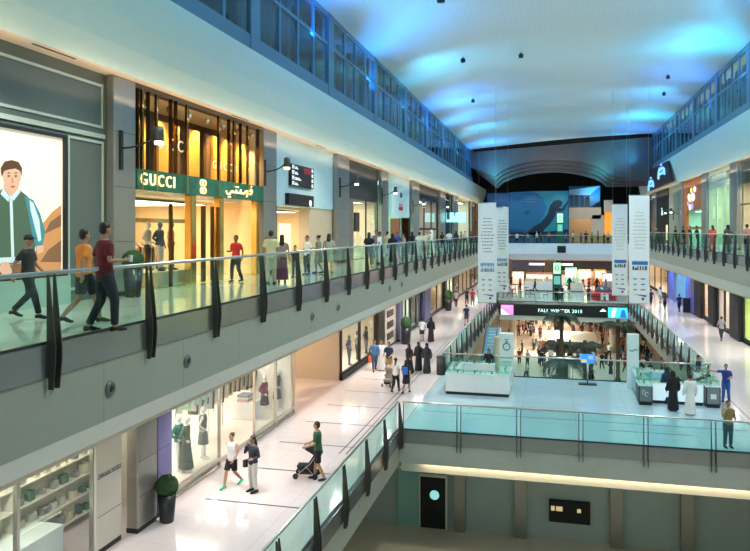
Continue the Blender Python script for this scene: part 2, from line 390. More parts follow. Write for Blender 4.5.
struct('ceiling', MB().box(-20, 22, 95.8, 160, 12.6, 12.9), M_bh)
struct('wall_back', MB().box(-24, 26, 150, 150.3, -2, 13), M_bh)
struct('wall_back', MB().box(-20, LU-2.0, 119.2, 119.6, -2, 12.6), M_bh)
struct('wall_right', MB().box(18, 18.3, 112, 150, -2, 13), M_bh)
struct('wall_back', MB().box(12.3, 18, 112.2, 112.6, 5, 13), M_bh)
# lower-level back and sides of the far hall
struct('wall_back', MB().box(-17, 19, 128, 128.3, GF, -4), M_cream)
struct('wall_left', MB().box(-12.2, -12, 8, 128, GF, -9.85), M_cream)
struct('wall_right', MB().box(14, 14.2, 18, 128, GF, -9.85), M_cream)

# ================================================================== BALUSTRADES
def fin(x, y, z, s, axis, h0, h1):
    """pair of tapering bronze blades clamped to the slab edge; s = side of the void"""
    m = MB()
    for o in (-.09, .06):
        prof = [(0, h1), (.04, h1), (.165, h0+.7), (.165, h0+.45), (.12, h0), (.03, h0), (.03, h0+.6), (0, h0+.75)]
        if axis == 'y': m.prism([(x+s*a, z+b) for a, b in prof], 'y', y+o, y+o+.022)
        else: m.prism([(y+s*a, z+b) for a, b in prof], 'x', x+o, x+o+.022)
    return m
def balustrade(label, axis, fixed, a0, a1, f, s, first, step, hr=1.15, low=.72, hk=1.13, spire=1):
    cx, cy = (fixed, (a0+a1)/2) if axis == 'y' else ((a0+a1)/2, fixed)
    r = thing('balustrade', (cx, cy, f), label, 'railing', None)
    e = -s*.06
    def bx(m, a, b, w0, w1, z0, z1):
        return m.box(fixed+w0, fixed+w1, a, b, z0, z1) if axis == 'y' else m.box(a, b, fixed+w0, fixed+w1, z0, z1)
    hm = MB()
    if axis == 'y': hm.tube([(fixed+e, a0, f+hr), (fixed+e, a1, f+hr)], .038, 10)
    else: hm.tube([(a0, fixed+e, f+hr), (a1, fixed+e, f+hr)], .038, 10)
    hm.build('handrail', M_rail, r)
    p = first; prev = None; src = None; cuts = [a0]
    while p < a1:
        if p > a0+.3: cuts.append(p)
        if src is None:
            mm = fin(fixed, p, f, s, 'y', -low, hk) if axis == 'y' else fin(p, fixed, f, s, 'x', -low, hk)
            src = mm.build('post', M_fin, r); p_src = p
        else:
            c = src.copy(); COL.objects.link(c); c.parent = r
            c.location = (0, p-p_src, 0) if axis == 'y' else (p-p_src, 0, 0)
        p += step
    cuts.append(a1)
    for i in range(len(cuts)-1):
        if cuts[i+1]-cuts[i] > .1: bx(MB(), cuts[i]+.015, cuts[i+1]-.015, e-.008, e+.008, f+.02, f+hr-.05).build('glass_panel', M_glass, r)
    bx(MB(), a0, a1, e-.035, e+.035, f-.0, f+.045).build('channel', M_dark, r)
    return r
balustrade('long glass railing with dark tapering posts along the left upper gallery', 'y', LU, 1, 96.9, UF, 1, 9.88-2.85*3, 2.85)
balustrade('long glass railing along the right upper gallery', 'y', RU, 20, 96.9, RF, -1, 22, 2.6)
balustrade('glass railing along the left lower walkway before the near bridge', 'y', LV, 8, B0, LF, 1, B0-.1-2.55*7, 2.55, hr=1.1, hk=1.08)
balustrade('glass railing across the front edge of the near lower bridge', 'x', B0, LV+.12, 17, LF, -1, -5.8, 2.27, hr=1.1, hk=1.08)
balustrade('glass railing across the back edge of the near bridge behind the kiosks', 'x', B1, LV, RV, LF, 1, -3.6, 2.27, hr=1.1, hk=1.08)
balustrade('glass railing of the left lower walkway beyond the white kiosk', 'y', LV, B1, C0, LF, 1, B1+.2, 2.6, hr=1.1, hk=1.08)
balustrade('glass railing of the right lower walkway running away from the kiosk', 'y', RV, B1, C0, LF, -1, B1+.2, 2.6, hr=1.1, hk=1.08)
balustrade('glass railing on top of the black FALL WINTER sign bridge', 'x', C0, LV, RV, LF, -1, -4.6, 2.8, hr=1.1, low=.2, hk=1.08)
balustrade('glass railing along the far upper bridge before the blue hoarding', 'x', 97.05, LU, RU, UF, -1, -6.5, 2.6, low=.1)
# air nozzles in the left stone fascia
nz = thing('air_nozzle', (LU, 12.0, -2.92), None, None)
m = MB()
prof = [(.15, 0), (.15, .02), (.11, .05), (.07, .05), (.06, .01)]
def lathe_x(prof, x, y, z, s, n=20):
    q = MB(); q.lathe(prof, (0, 0, 0), n); q.v = [(x+s*c, y+a, z+b) for a, b, c in q.v]; q.f = [f[::-1] if s > 0 else f for f in q.f]; return q
lathe_x(prof, LU, 12.0, -2.92, 1).build('ring', mat('nozzle_grey', (.16, .18, .17), .4, .5), nz)
lathe_x([(.06, 0), (.06, .03), (.02, .04)], LU, 12.0, -2.92, 1).build('core', M_black, nz)
wh = ['nearest of the round air nozzles in the stone fascia of the left upper gallery', 'second nearest round air nozzle in the left stone fascia', 'third nearest round air nozzle in the left stone fascia, above the warm lit passage', 'fourth nearest round air nozzle in the left stone fascia', 'fifth nearest round air nozzle in the left stone fascia', 'sixth nearest round air nozzle in the left stone fascia']
yy = [13.05, 15.8, 24, 26.9, 35.4, 38.2]
nz.location = (LU, (13.05+LU*S_)/C_, -2.92); tag(nz, wh[0], 'vent', 'round air nozzles in the left fascia')
for d_, l_ in zip(yy[1:], wh[1:]): dup(nz, (LU, (d_+LU*S_)/C_, -2.92), label=l_)
# ================================================================== PEOPLE
SKIN = [mat('skin_light', (.62, .38, .27), .6), mat('skin_tan', (.42, .24, .15), .6), mat('skin_brown', (.22, .12, .075), .6)]
HAIRM = mat('dark_hair', (.015, .011, .009), .5)
CLOTH = {}
def cloth(c):
    c = tuple(round(x, 3) for x in c)
    if c not in CLOTH: CLOTH[c] = mat('cloth_%d' % len(CLOTH), c, .85, noise=.15, nscale=9, bump=.1)
    return CLOTH[c]
def V3(*a): return Vector(a)
POSES = {
 'stand': dict(kn=[(.10, .02, .5), (-.10, .01, .5)], an=[(.11, -.02, .09), (-.11, -.03, .09)], el=[(.25, -.04, 1.14), (-.25, -.04, 1.14)], wr=[(.26, .05, .90), (-.26, .05, .90)]),
 'walk': dict(kn=[(.09, .17, .52), (-.09, -.02, .5)], an=[(.09, .27, .11), (-.10, -.36, .17)], el=[(.25, -.16, 1.17), (-.25, .05, 1.14)], wr=[(.26, -.18, .92), (-.24, .22, .97)]),
 'hold': dict(kn=[(.10, .12, .51), (-.10, -.02, .5)], an=[(.10, .12, .09), (-.11, -.22, .11)], el=[(.25, -.03, 1.15), (-.25, -.08, 1.14)], wr=[(.20, .23, 1.15), (-.26, -.02, .90)]),
 'lean': dict(kn=[(.10, -.08, .5), (-.10, -.03, .5)], an=[(.12, -.16, .09), (-.11, -.10, .09)], el=[(.26, .16, 1.17), (-.26, .16, 1.17)], wr=[(.10, .34, 1.15), (-.10, .36, 1.17)], tilt=.12),
 'phone': dict(kn=[(.10, .02, .5), (-.10, .01, .5)], an=[(.11, -.02, .09), (-.11, -.03, .09)], el=[(.25, .12, 1.20), (-.25, -.04, 1.14)], wr=[(.10, .17, 1.47), (-.20, .16, 1.10)]),
 'point': dict(kn=[(.10, .02, .5), (-.10, .01, .5)], an=[(.13, -.02, .09), (-.13, -.03, .09)], el=[(.44, .10, 1.38), (-.25, .10, 1.17)], wr=[(.66, .18, 1.44), (-.16, .30, 1.16)]),
 'push': dict(kn=[(.10, .10, .51), (-.10, -.02, .5)], an=[(.10, .12, .09), (-.11, -.22, .11)], el=[(.25, .08, 1.14), (-.25, .08, 1.14)], wr=[(.20, .33, 1.04), (-.20, .33, 1.04)], tilt=.05),
 'dummy': dict(kn=[(.09, .03, .5), (-.10, .01, .5)], an=[(.09, .06, .09), (-.11, -.03, .09)], el=[(.27, -.10, 1.17), (-.24, -.03, 1.15)], wr=[(.17, .06, 1.02), (-.27, .04, .92)]),
}
def tl(P, y, z): return V3(0, (z-.95)*P.get('tilt', 0), 0) if z > .95 else V3(0, 0, 0)
def remesh(mb, name, vox, mats, smooth=2):
    me = bpy.data.meshes.new('tmp'); me.from_pydata(mb.v, [], mb.f); o = bpy.data.objects.new('tmp', me); COL.objects.link(o)
    r = o.modifiers.new('r', 'REMESH'); r.mode = 'VOXEL'; r.voxel_size = vox; r.use_smooth_shade = True
    if smooth: s = o.modifiers.new('s', 'SMOOTH'); s.iterations = smooth; s.factor = .5
    bpy.context.view_layer.update()
    out = bpy.data.meshes.new_from_object(o.evaluated_get(bpy.context.evaluated_depsgraph_get())); out.name = name
    bpy.data.objects.remove(o); bpy.data.meshes.remove(me)
    out.materials.clear()
    for m in mats: out.materials.append(m)
    for p in out.polygons: p.material_index = 0; p.use_smooth = True
    return out
def torso_rings(P, inf=0, z0=.90, z1=1.49):
    base = [(.86, .150, .105), (.95, .168, .118), (1.05, .145, .102), (1.15, .142, .100), (1.27, .168, .112), (1.37, .180, .112), (1.43, .172, .092), (1.475, .105, .075), (1.50, .062, .060)]
    r = []
    for z, a, b in base:
        if z0 <= z <= z1: o = tl(P, 0, z); r.append((V3(0, o.y, z), a+inf, b+inf))
    return r
def loft(mb, rings, n=14, mi=0):
    vs = []; fs = []
    for c, a, b in rings:
        for k in range(n): t = 2*pi*k/n; vs.append((c.x+a*cos(t), c.y+b*sin(t), c.z))
    for i in range(len(rings)-1):
        for k in range(n): fs.append((i*n+k, i*n+(k+1) % n, (i+1)*n+(k+1) % n, (i+1)*n+k))
    fs.append(tuple(range(n-1, -1, -1))); fs.append(tuple(range((len(rings)-1)*n, len(rings)*n)))
    mb.add(vs, fs, mi, True)
def hand(mb, wr, el, side):
    d = (wr-el).normalized(); inn = V3(-side, 0, 0); inn = (inn - d*inn.dot(d)).normalized(); sp = d.cross(inn).normalized()
    if sp.y < 0: sp = -sp
    pc = wr + d*.05
    mb.tube([wr-d*.02, wr+d*.02, pc+d*.03], [.022, (.034, .020), (.036, .018)], 8)
    for i, L in enumerate((.072, .080, .076, .058)):
        b = pc + d*.02 + sp*(.027-.018*i); m1 = b + d*L*.55 + inn*.008; e = m1 + d*L*.4 + inn*.03
        mb.tube([b, m1, e], [.0105, .010, .008], 6)
    b = wr + d*.02 + sp*.025; mb.tube([b, b+sp*.028+d*.03+inn*.01, b+sp*.03+d*.062+inn*.02], [.013, .0115, .009], 6)
def limbs(P):
    sh = [V3(.175, 0, 1.42)+tl(P, 0, 1.42), V3(-.175, 0, 1.42)+tl(P, 0, 1.42)]
    return sh, [V3(*p) for p in P['el']], [V3(*p) for p in P['wr']], [V3(*p) for p in P['kn']], [V3(*p) for p in P['an']]
HC = V3(0, .02, 1.64)
def body_mesh(pn, P):
    mb = MB(); sh, el, wr, kn, an = limbs(P); loft(mb, torso_rings(P))
    o = tl(P, 0, 1.5); hc = HC + o
    mb.tube([V3(0, -.005, 1.44)+o, V3(0, .008, 1.60)+o], [.058, .052], 10)
    mb.ball(hc+V3(0, -.005, .012), (.076, .094, .104), 16, 12); mb.ball(hc+V3(0, .028, -.055), (.052, .055, .058), 12, 8)
    mb.tube([hc+V3(0, .082, .02), hc+V3(0, .106, -.022)], [.009, .016], 6)
    for s in (1, -1): mb.ball(hc+V3(s*.078, -.005, -.005), (.012, .022, .032), 8, 6)
    for i, s in enumerate((1, -1)):
        mb.tube([sh[i]+V3(-s*.03, 0, .0), sh[i]+V3(s*.005, 0, -.03), (sh[i]+el[i])/2, el[i], el[i]*.6+wr[i]*.4, wr[i]], [.050, .054, .046, .037, .038, .025], 10)
        hand(mb, wr[i], el[i], s)
        hip = V3(s*.085, 0, .92); mb.tube([hip, (hip+kn[i])/2, kn[i], kn[i]*.65+an[i]*.35, an[i], an[i]-V3(0, 0, .03)], [.088, .078, .056, .058, .037, .038], 12)
        foot = an[i]; z = max(0, foot.z-.09); mb.tube([V3(foot.x, foot.y-.045, .035+z), V3(foot.x, foot.y+.06, .032+z), V3(foot.x, foot.y+.17, .022+z*.3)], [(.036, .034), (.042, .030), (.036, .020)], 8)
    me = remesh(mb, 'body_'+pn, .0125, [SKIN[0], HAIRM, mat('lips', (.35, .12, .10), .6)], 1)
    # eyes, brows and mouth
    q = MB()
    for s in (1, -1): q.ball(hc+V3(s*.030, .083, .012), (.011, .008, .006), 8, 6, 1); q.box(*sum([[hc.x+s*.03-.016, hc.x+s*.03+.016], [hc.y+.078, hc.y+.091], [hc.z+.030, hc.z+.036]], []), 1)
    q.ball(hc+V3(0, .080, -.050), (.022, .007, .006), 8, 6, 2)
    import bmesh
    bm = bmesh.new(); bm.from_mesh(me); vv = [bm.verts.new(p) for p in q.v]
    for f, mi in zip(q.f, q.m): fc = bm.faces.new([vv[i] for i in f]); fc.material_index = mi
    bm.to_mesh(me); bm.free(); return me
def top_mesh(P, sleeve):
    mb = MB(); sh, el, wr, kn, an = limbs(P); r = torso_rings(P, .018, .86, 1.48); loft(mb, r)
    if sleeve != 'none':
        for i, s in enumerate((1, -1)):
            e = el[i] if sleeve == 'long' else sh[i]*.25+el[i]*.75
            pts = [sh[i]+V3(-s*.05, 0, .0), sh[i]+V3(s*.005, 0, -.025), (sh[i]+el[i])/2, e]; rr = [.058, .070, .064, .060]
            if sleeve == 'long': pts += [el[i]*.5+wr[i]*.5, wr[i]*.96+el[i]*.04]; rr[3] = .052; rr += [.048, .040]
            mb.tube(pts, rr, 10)
    return remesh(mb, 'top', .018, [SKIN[0]], 2)
def leg_mesh(P, to):
    mb = MB(); sh, el, wr, kn, an = limbs(P)
    loft(mb, [(V3(0, 0, .82), .165, .112), (V3(0, 0, .92), .182, .130), (V3(0, 0, 1.02), .160, .115)])
    for i, s in enumerate((1, -1)):
        hip = V3(s*.088, 0, .92); h2 = hip*.12+kn[i]*.88
        if to == 'long': mb.tube([hip, (hip+kn[i])/2, kn[i], (kn[i]+an[i])/2, an[i]+(kn[i]-an[i])*.05], [.105, .098, .078, .068, .062], 12)
        else: mb.tube([hip, (hip+kn[i])/2, h2], [.108, .105, .098], 12)
    return remesh(mb, 'legs', .018, [SKIN[0]], 2)
def robe_mesh(P, z0, top=True, arms=True):
    mb = MB(); sh, el, wr, kn, an = limbs(P); st = (abs(kn[0].y-kn[1].y)+abs(an[0].y-an[1].y))*.28; yc = (an[0].y+an[1].y)/2
    rings = []
    for t in range(7):
        z = z0+(1.02-z0)*t/6; k = (1.02-z)/.97; rings.append((V3(0, yc*k*.8, z), .17+.08*k, .125+(.09+st)*k))
    if top: rings += torso_rings(P, .03, 1.04, 1.48)
    loft(mb, rings, 18)
    if top and arms:
        for i, s in enumerate((1, -1)): mb.tube([sh[i]+V3(-s*.05, 0, 0), sh[i]+V3(s*.01, 0, -.02), (sh[i]+el[i])/2, el[i], wr[i]], [.065, .078, .075, .075, .085], 10)
    return remesh(mb, 'robe', .02, [SKIN[0]], 2)
def hair_mesh(P, kind):
    o = tl(P, 0, 1.5); hc = HC + o; mb = MB()
    if kind == 'short': mb.ball(hc+V3(0, -.022, .040), (.085, .093, .093), 16, 12); mb.ball(hc+V3(0, -.045, 0), (.080, .070, .085), 14, 10)
    if kind == 'cap': mb.ball(hc+V3(0, -.008, .050), (.088, .102, .085), 16, 12); mb.tube([hc+V3(0, .07, .055), hc+V3(0, .165, .035)], [(.07, .010), (.055, .006)], 10)
    if kind in ('long', 'tail'):
        mb.ball(hc+V3(0, -.020, .038), (.090, .098, .098), 16, 12)
        w_ = .085 if kind == 'long' else .035
        mb.tube([hc+V3(0, -.06, .03), hc+V3(0, -.095, -.10), hc+V3(0, -.12, -.22), hc+V3(0, -.125, -.33)], [(w_, .05), (w_*1.15, .045), (w_*1.1, .035), (w_*.7, .02)], 12)
    if kind == 'scarf':
        mb.ball(hc+V3(0, -.020, .022), (.102, .112, .118), 18, 14)
        mb.tube([hc+V3(0, -.03, 0), hc+V3(0, -.02, -.13), hc+V3(0, -.01, -.24)], [(.098, .09), (.12, .10), (.20, .13)], 14)
    if kind == 'ghutra':
        mb.ball(hc+V3(0, -.018, .035), (.100, .110, .105), 18, 14)
        mb.tube([hc+V3(0, -.06, .02), hc+V3(0, -.09, -.13), hc+V3(0, -.10, -.30)], [(.10, .06), (.16, .065), (.19, .05)], 14)
    if kind == 'bun': mb.ball(hc+V3(0, -.020, .036), (.086, .095, .095), 16, 12); mb.ball(hc+V3(0, -.10, .08), .042, 10, 8)
    return remesh(mb, 'hair', .014, [HAIRM], 1)
def shoe_mesh(P, i):
    mb = MB()
    for a in P['an'][i:i+1]:
        z = max(0, a[2]-.09)
        mb.tube([V3(a[0], a[1]-.07, .045+z), V3(a[0], a[1]+.03, .05+z), V3(a[0], a[1]+.12, .035+z*.5), V3(a[0], a[1]+.195, .028+z*.3)], [(.042, .040), (.048, .045), (.050, .034), (.035, .022)], 10)
    m = bpy.data.meshes.new('shoes'); m.from_pydata([tuple((p[0], p[1], max(p[2], 0))) for p in mb.v], [], mb.f)
    for p in m.polygons: p.use_smooth = True
    m.materials.append(HAIRM); return m
GC = {}
def cached(key, fn):
    if key not in GC: GC[key] = fn()
    return GC[key]
def wear(body, name, me, c):
    o = bpy.data.objects.new(name, me); COL.objects.link(o); o.parent = body
    o.material_slots[0].link = 'OBJECT'; o.material_slots[0].material = c if not isinstance(c, tuple) else cloth(c); return o
BLK = (.012, .012, .014); WHT = (.75, .76, .76); NAV = (.02, .035, .09); DEN = (.05, .08, .16); GRY = (.12, .12, .13); BEI = (.55, .45, .32); RED = (.5, .03, .03)
def person(x, y, z, face, label, pose='stand', top=GRY, sleeve='short', bot=DEN, lower='long', hair='short', hairc=None, skin=1, h=1.75, shoes=BLK, group=None, name='person', cat='person', plain=None):
    """face = heading in degrees, 0 looks along +y (away from the camera), 90 looks to -x"""
    P = POSES[pose]
    o = bpy.data.objects.new(name, cached(('b', pose), lambda: body_mesh(pose, P))); COL.objects.link(o)
    o.location = (x, y, z); o.rotation_euler = (0, 0, radians(face)); s = h/1.75; o.scale = (s, s, s)
    tag(o, label, cat, group)
    sk = plain or SKIN[skin]
    o.material_slots[0].link = 'OBJECT'; o.material_slots[0].material = sk
    if plain:
        for i in (1, 2): o.material_slots[i].link = 'OBJECT'; o.material_slots[i].material = plain
    if lower == 'robe':
        wear(o, 'robe', cached(('rb', pose), lambda: robe_mesh(P, .05)), top)
    else:
        if top: wear(o, 'shirt', cached(('t', pose, sleeve), lambda: top_mesh(P, sleeve)), top)
        if lower == 'long': wear(o, 'trousers', cached(('l', pose), lambda: leg_mesh(P, 'long')), bot)
        elif lower == 'shorts': wear(o, 'shorts', cached(('s', pose), lambda: leg_mesh(P, 'short')), bot)
        elif lower == 'skirt': wear(o, 'skirt', cached(('k', pose), lambda: robe_mesh(P, .55, False)), bot)
        elif lower == 'maxi': wear(o, 'skirt', cached(('m', pose), lambda: robe_mesh(P, .12, False)), bot)
        elif lower == 'dress': wear(o, 'dress', cached(('d', pose), lambda: robe_mesh(P, .50, True, False)), bot)
    if hair:
        nm = {'scarf': 'headscarf', 'ghutra': 'headscarf', 'cap': 'cap'}.get(hair, 'hair')
        wear(o, nm, cached(('h', pose, hair), lambda: hair_mesh(P, hair)), hairc or HAIRM)
    if shoes and z > GF+1:
        for i in (0, 1): wear(o, 'shoe', cached(('f', pose, i), lambda: shoe_mesh(P, i)), shoes)
    return o
def at_foot(u, v, h): return ground(u, v, h)
def child_box(o, name, x0, x1, y0, y1, z0, z1, c, bevel=.02):
    """bag or phone carried on the body, in the body's own axes"""
    m = MB().box(x0, x1, y0, y1, z0, z1); me = bpy.data.meshes.new(name); me.from_pydata(m.v, [], m.f); me.materials.append(c if not isinstance(c, tuple) else cloth(c))
    b = bpy.data.objects.new(name, me); COL.objects.link(b); b.parent = o; bv = b.modifiers.new('bevel', 'BEVEL'); bv.width = bevel; bv.segments = 2; return b
# ================================================================== SHOPS
def room(side, x, y0, y1, z0, z1, dep, wm, fm, name='wall_left', ceil=True):
    """walls, floor and ceiling of one shop behind its front at |x|"""
    s = side; a = s*x; b = s*(x+dep)
    struct(name, MB().box(b, b+s*.1, y0, y1, z0, z1), wm)
    struct(name, MB().box(a+s*.12, b, y0, y0+.08, z0, z1), wm); struct(name, MB().box(a+s*.12, b, y1-.08, y1, z0, z1), wm)
    if ceil: struct('ceiling', MB().box(a+s*.12, b, y0+.09, y1-.09, z1-.1, z1), wm)
def lampbox(side, x, y0, y1, z, dep, m, label, power=0, col=(1, .85, .6)):
    a, b = side*(x+.5), side*(x+dep-.5)
    t = thing('ceiling_light', ((a+b)/2, (y0+y1)/2, z), label, 'light')
    MB().box(a, b, y0, y1, z-.03, z).build('light_frame', M_dark, t); MB().box(a+side*.05, b-side*.05, y0+.05, y1-.05, z-.04, z-.031).build('diffuser', m, t)
    if power: lamp('SPOT', 'shop_light', ((a+b)/2, (y0+y1)/2, z-.12), col, power, ((a+b)/2, (y0+y1)/2, z-3), .3, angle=165, blend=.5)
    return t
def pier(side, x, y0, y1, z0, z1, label, m=None, out=.28, name='pier', cat='pillar'):
    s = side; a = s*(x-out)
    t = thing(name, (s*x, (y0+y1)/2, z0), label, cat)
    MB().box(s*(x-.002), a, y0, y1, z0+.12, z1).build('cladding', m or M_pier, t, bevel=.04)
    MB().box(s*(x-.002), a+s*.02, y0+.01, y1-.01, z0, z0+.12).build('plinth', M_dark, t)
    q = MB()
    for k in range(1, 4): q.box(a-s*.004, a+s*.01, y0+.04, y1-.04, z0+(z1-z0)*k/4-.012, z0+(z1-z0)*k/4)
    q.build('joint', M_dark, t); return t
def sconce(side, x, y, z, label, out=1.0, m=None):
    s = -side; X = side*x
    t = thing('wall_lamp', (X, y, z), label, 'lamp', 'arched wall lamps')
    MB().box(X, X+s*.06, y-.07, y+.07, z-.75, z+.35).build('back_plate', M_dark, t, bevel=.015)
    pts = [(X+s*.05+s*out*sin(a)*1.0, y, z-.15+.55*(1-cos(a))*1.0) for a in [i*pi/2/8 for i in range(9)]]
    MB().tube(pts, .028, 8).build('arm', M_dark, t)
    e = pts[-1]; q = MB(); q.lathe([(.13, -.34), (.13, .0), (.10, .06), (.04, .08)], (e[0], y, e[2]-.05), 14); h = q.build('lamp_head', mat('lamp_head_grey', (.12, .12, .12), .35, .7), t)
    q = MB(); q.lathe([(.115, -.43), (.12, -.345)], (e[0], y, e[2]-.05), 14); q.build('lamp_lens', mat('lens', (1, .78, .5), emit=6), h)
    return t
def front(side, x, y0, y1, z0, z1, cols, rows, label, m=None, t_=.05, gm=None, name='shop_window', cat='shop window', pane=True):
    s = side; X = s*x
    t = thing(name, (X, (y0+y1)/2, z0), label, cat); q = MB()
    for k in range(cols+1):
        y = y0+(y1-y0)*k/cols; q.box(X-s*.05, X+s*.05, max(y0, y-t_/2), min(y1, y+t_/2), z0, z1)
    for zz in [z0, z1]+list(rows): q.box(X-s*.045, X+s*.045, y0, y1, max(z0, zz-t_/2), min(z1, zz+t_/2))
    q.build('frame', m or M_dark, t)
    if pane: MB().box(X-.008, X+.008, y0, y1, z0+.02, z1-.02).build('pane', gm or M_sglass, t)
    return t
def header(side, x, y0, y1, z0, z1, m, label, th=.2):
    return MB().box(side*x, side*(x+th), y0, y1, z0, z1).build('fascia_panel', m, None, label, 'panel')

def hanging_rack(x, y, z, L, label, colors, axis='y', hh=1.35, gap=.14):
    t = thing('clothes_rack', (x, y, z), label, 'clothes rack'); d = (0, L/2) if axis == 'y' else (L/2, 0)
    MB().tube([(x-d[0], y-d[1], z), (x-d[0], y-d[1], z+hh), (x+d[0], y+d[1], z+hh), (x+d[0], y+d[1], z)], .014, 6).build('frame', M_steel, t)
    n = int(L/gap)
    for k in range(n):
        u = -L/2+.08+k*gap; px_, py_ = (x, y+u) if axis == 'y' else (x+u, y)
        w = .20+.03*random.random(); l = .65+.3*random.random(); q = MB()
        prof = [(-.05, hh-.02), (-w, hh-.12), (-w*.85, hh-l), (w*.85, hh-l), (w, hh-.12), (.05, hh-.02)]
        if axis == 'y': q.prism([(px_+a, z+b) for a, b in prof], 'y', py_-.03, py_+.03)
        else: q.prism([(py_+a, z+b) for a, b in prof], 'x', px_-.03, px_+.03)
        tag(q.build('garment', cloth(colors[k % len(colors)]), None, 'garment on the %s' % label, 'garment', 'garments on the '+label))
    return t
def shelf_unit(side, x, y0, y1, z0, z1, rows, label, m, goods, gl, back=None, per=.42, gh=.28):
    """wall shelving with goods standing on every board"""
    s = side; t = thing('shelf_unit', (s*x, (y0+y1)/2, z0), label, 'shelf')
    q = MB().box(s*x, s*(x-.04), y0, y1, z0, z1); q.box(s*x, s*(x-.35), y0, y0+.04, z0, z1); q.box(s*x, s*(x-.35), y1-.04, y1, z0, z1); q.build('carcass', back or m, t)
    dz = (z1-z0)/rows
    for r in range(rows+1):
        zz = z0+dz*r; MB().box(s*(x-.04), s*(x-.36), y0+.04, y1-.04, zz, zz+.03).build('shelf', m, t)
        if r == rows: break
        yy = y0+.12
        while yy < y1-.3:
            g = goods[int(random.random()*len(goods))]; w = .12+.14*random.random(); hh = gh*(.5+.5*random.random())
            b = MB().box(s*(x-.10), s*(x-.28), yy, yy+w, zz+.031, zz+.031+hh); b.build(gl[0], cloth(g), None, gl[1], gl[2], gl[1], bevel=.02)
            yy += w+per*(.4+.5*random.random())
    return t
def planter(x, y, z, h, label, r=.24, ball=.32):
    t = thing('potted_shrub', (x, y, z), label, 'plant', None)
    MB().lathe([(r*.72, 0), (r*.75, .03), (r, h), (r*.9, h), (r*.88, h-.04)], (x, y, z), 20).build('pot', mat('pot_charcoal', (.02, .022, .026), .3), t)
    q = MB(); rn = random.Random(5)
    q.ball((x, y, z+h+ball*.72), ball*.93, 18, 12)
    for k in range(520):
        a = rn.random()*2*pi; c = 2*rn.random()-1; s_ = sqrt(1-c*c); n = Vector((s_*cos(a), s_*sin(a), c)); p = Vector((x, y, z+h+ball*.72))+n*ball*(.93+.06*rn.random())
        u = n.orthogonal().normalized()*.035; v = n.cross(u.normalized())*.03; q.add([p-u, p+v+n*.02, p+u, p-v+n*.015], [(0, 1, 2, 3)])
    q.build('foliage', mat('boxwood', (.03, .10, .025), .7, noise=.4, nscale=20), t); return t

ZS = 4.3
# ---- near left: grey-green panelled front with the portrait poster
yA1 = yL(104.6, 12)
struct('wall_left', MB().box(-12.3, -12.02, -4, yA1, UF, ZS), mat('grey_green_panel', (.105, .135, .125), .35, noise=.08))
M_trimlt = mat('pale_green_trim', (.42, .50, .44), .4)
def strip(ya, za, yb, zb, w=.05): m = MB(); m.box(-12.02, -11.985, ya, yb, za, zb); return m
def frame4(y0, y1, z0, z1, w, m, name='panel_moulding'):
    q = MB(); q.box(-12.015, -11.98, y0, y1, z0, z0+w); q.box(-12.015, -11.98, y0, y1, z1-w, z1); q.box(-12.015, -11.98, y0, y0+w, z0+w, z1-w); q.box(-12.015, -11.98, y1-w, y1, z0+w, z1-w)
    return q.build(name, m, None, {'a': ''}.get(name), None)
q = frame4(-2, yL(102.5, 12), 2.78, 3.98, .07, M_trimlt); tag(q, 'pale moulding framing the wide upper panel above the portrait poster', 'moulding')
q = frame4(yL(67.5, 12), yL(103, 12), UF+.3, 2.42, .07, M_trimlt); tag(q, 'pale moulding around the tall narrow panel right of the portrait poster', 'moulding')
q = MB().box(-12.015, -11.96, -4, yL(104, 12), 2.5, 2.62).build('rail_moulding', M_trimlt, None, 'long pale horizontal moulding above the portrait poster', 'moulding')
MB().box(-12.015, -11.86, -4, yL(66, 12), UF, -1.15).build('plinth', mat('pale_green_plinth', (.40, .50, .42), .4), None, 'pale green plinth under the portrait poster', 'plinth')
# poster lightbox
ps = thing('poster_lightbox', (-12, 14, -1.05), 'large lit portrait poster of a young man in a green bomber jacket with teal sleeves', 'poster')
yp0, yp1 = 4.0, yL(61.5, 12)
q = MB(); q.box(-12.02, -11.9, yp0-.1, yp1+.12, 2.3, 2.38); q.box(-12.02, -11.9, yp1, yp1+.12, -1.15, 2.3); q.box(-12.02, -11.9, yp0-.1, yp1+.12, -1.15, -1.08); q.build('frame', M_dark, ps)
PM = [mat('poster_cream', (.90, .80, .66), .7, emit=.35), mat('poster_hair', (.10, .045, .02), .7, emit=.2), mat('poster_skin', (.72, .42, .28), .7, emit=.3), mat('poster_green', (.07, .13, .08), .7, emit=.25),
      mat('poster_teal', (.05, .24, .28), .7, emit=.3), mat('poster_white', (.55, .66, .70), .7, emit=.4), mat('poster_rock', (.60, .27, .10), .7, emit=.3), mat('poster_lips', (.5, .15, .12), .7, emit=.2), mat('poster_rockdark', (.25, .12, .06), .7, emit=.2)]
q = MB(); q.box(-11.99, -11.97, yp0, yp1, -1.08, 2.3, 0)
def pp(pts, mi, lay):
    P2 = [(-11.97+.003*lay, yL(u, 11.97), zL(u, v, 11.97)) for u, v in pts]
    q.add(P2+[(p[0]-.004, p[1], p[2]) for p in P2], [tuple(range(len(P2)-1, -1, -1))], mi)
pp([(61, 205), (52, 212), (42, 224), (38, 240), (30, 276), (61, 272)], 6, 1); pp([(61, 214), (50, 222), (44, 234), (61, 226)], 8, 2); pp([(61, 240), (48, 250), (40, 262), (61, 262)], 8, 2)
pp([(-40, 215), (-22, 206), (-8, 196), (3, 188), (17, 188), (27, 196), (33, 203), (36, 240), (33, 262), (-35, 268)], 3, 2)
pp([(24, 196), (33, 200), (40, 214), (45, 232), (42, 246), (36, 248), (32, 236), (28, 214)], 4, 3); pp([(29, 200), (33, 203), (39, 220), (41, 240), (38, 242), (34, 226), (30, 210)], 5, 4)
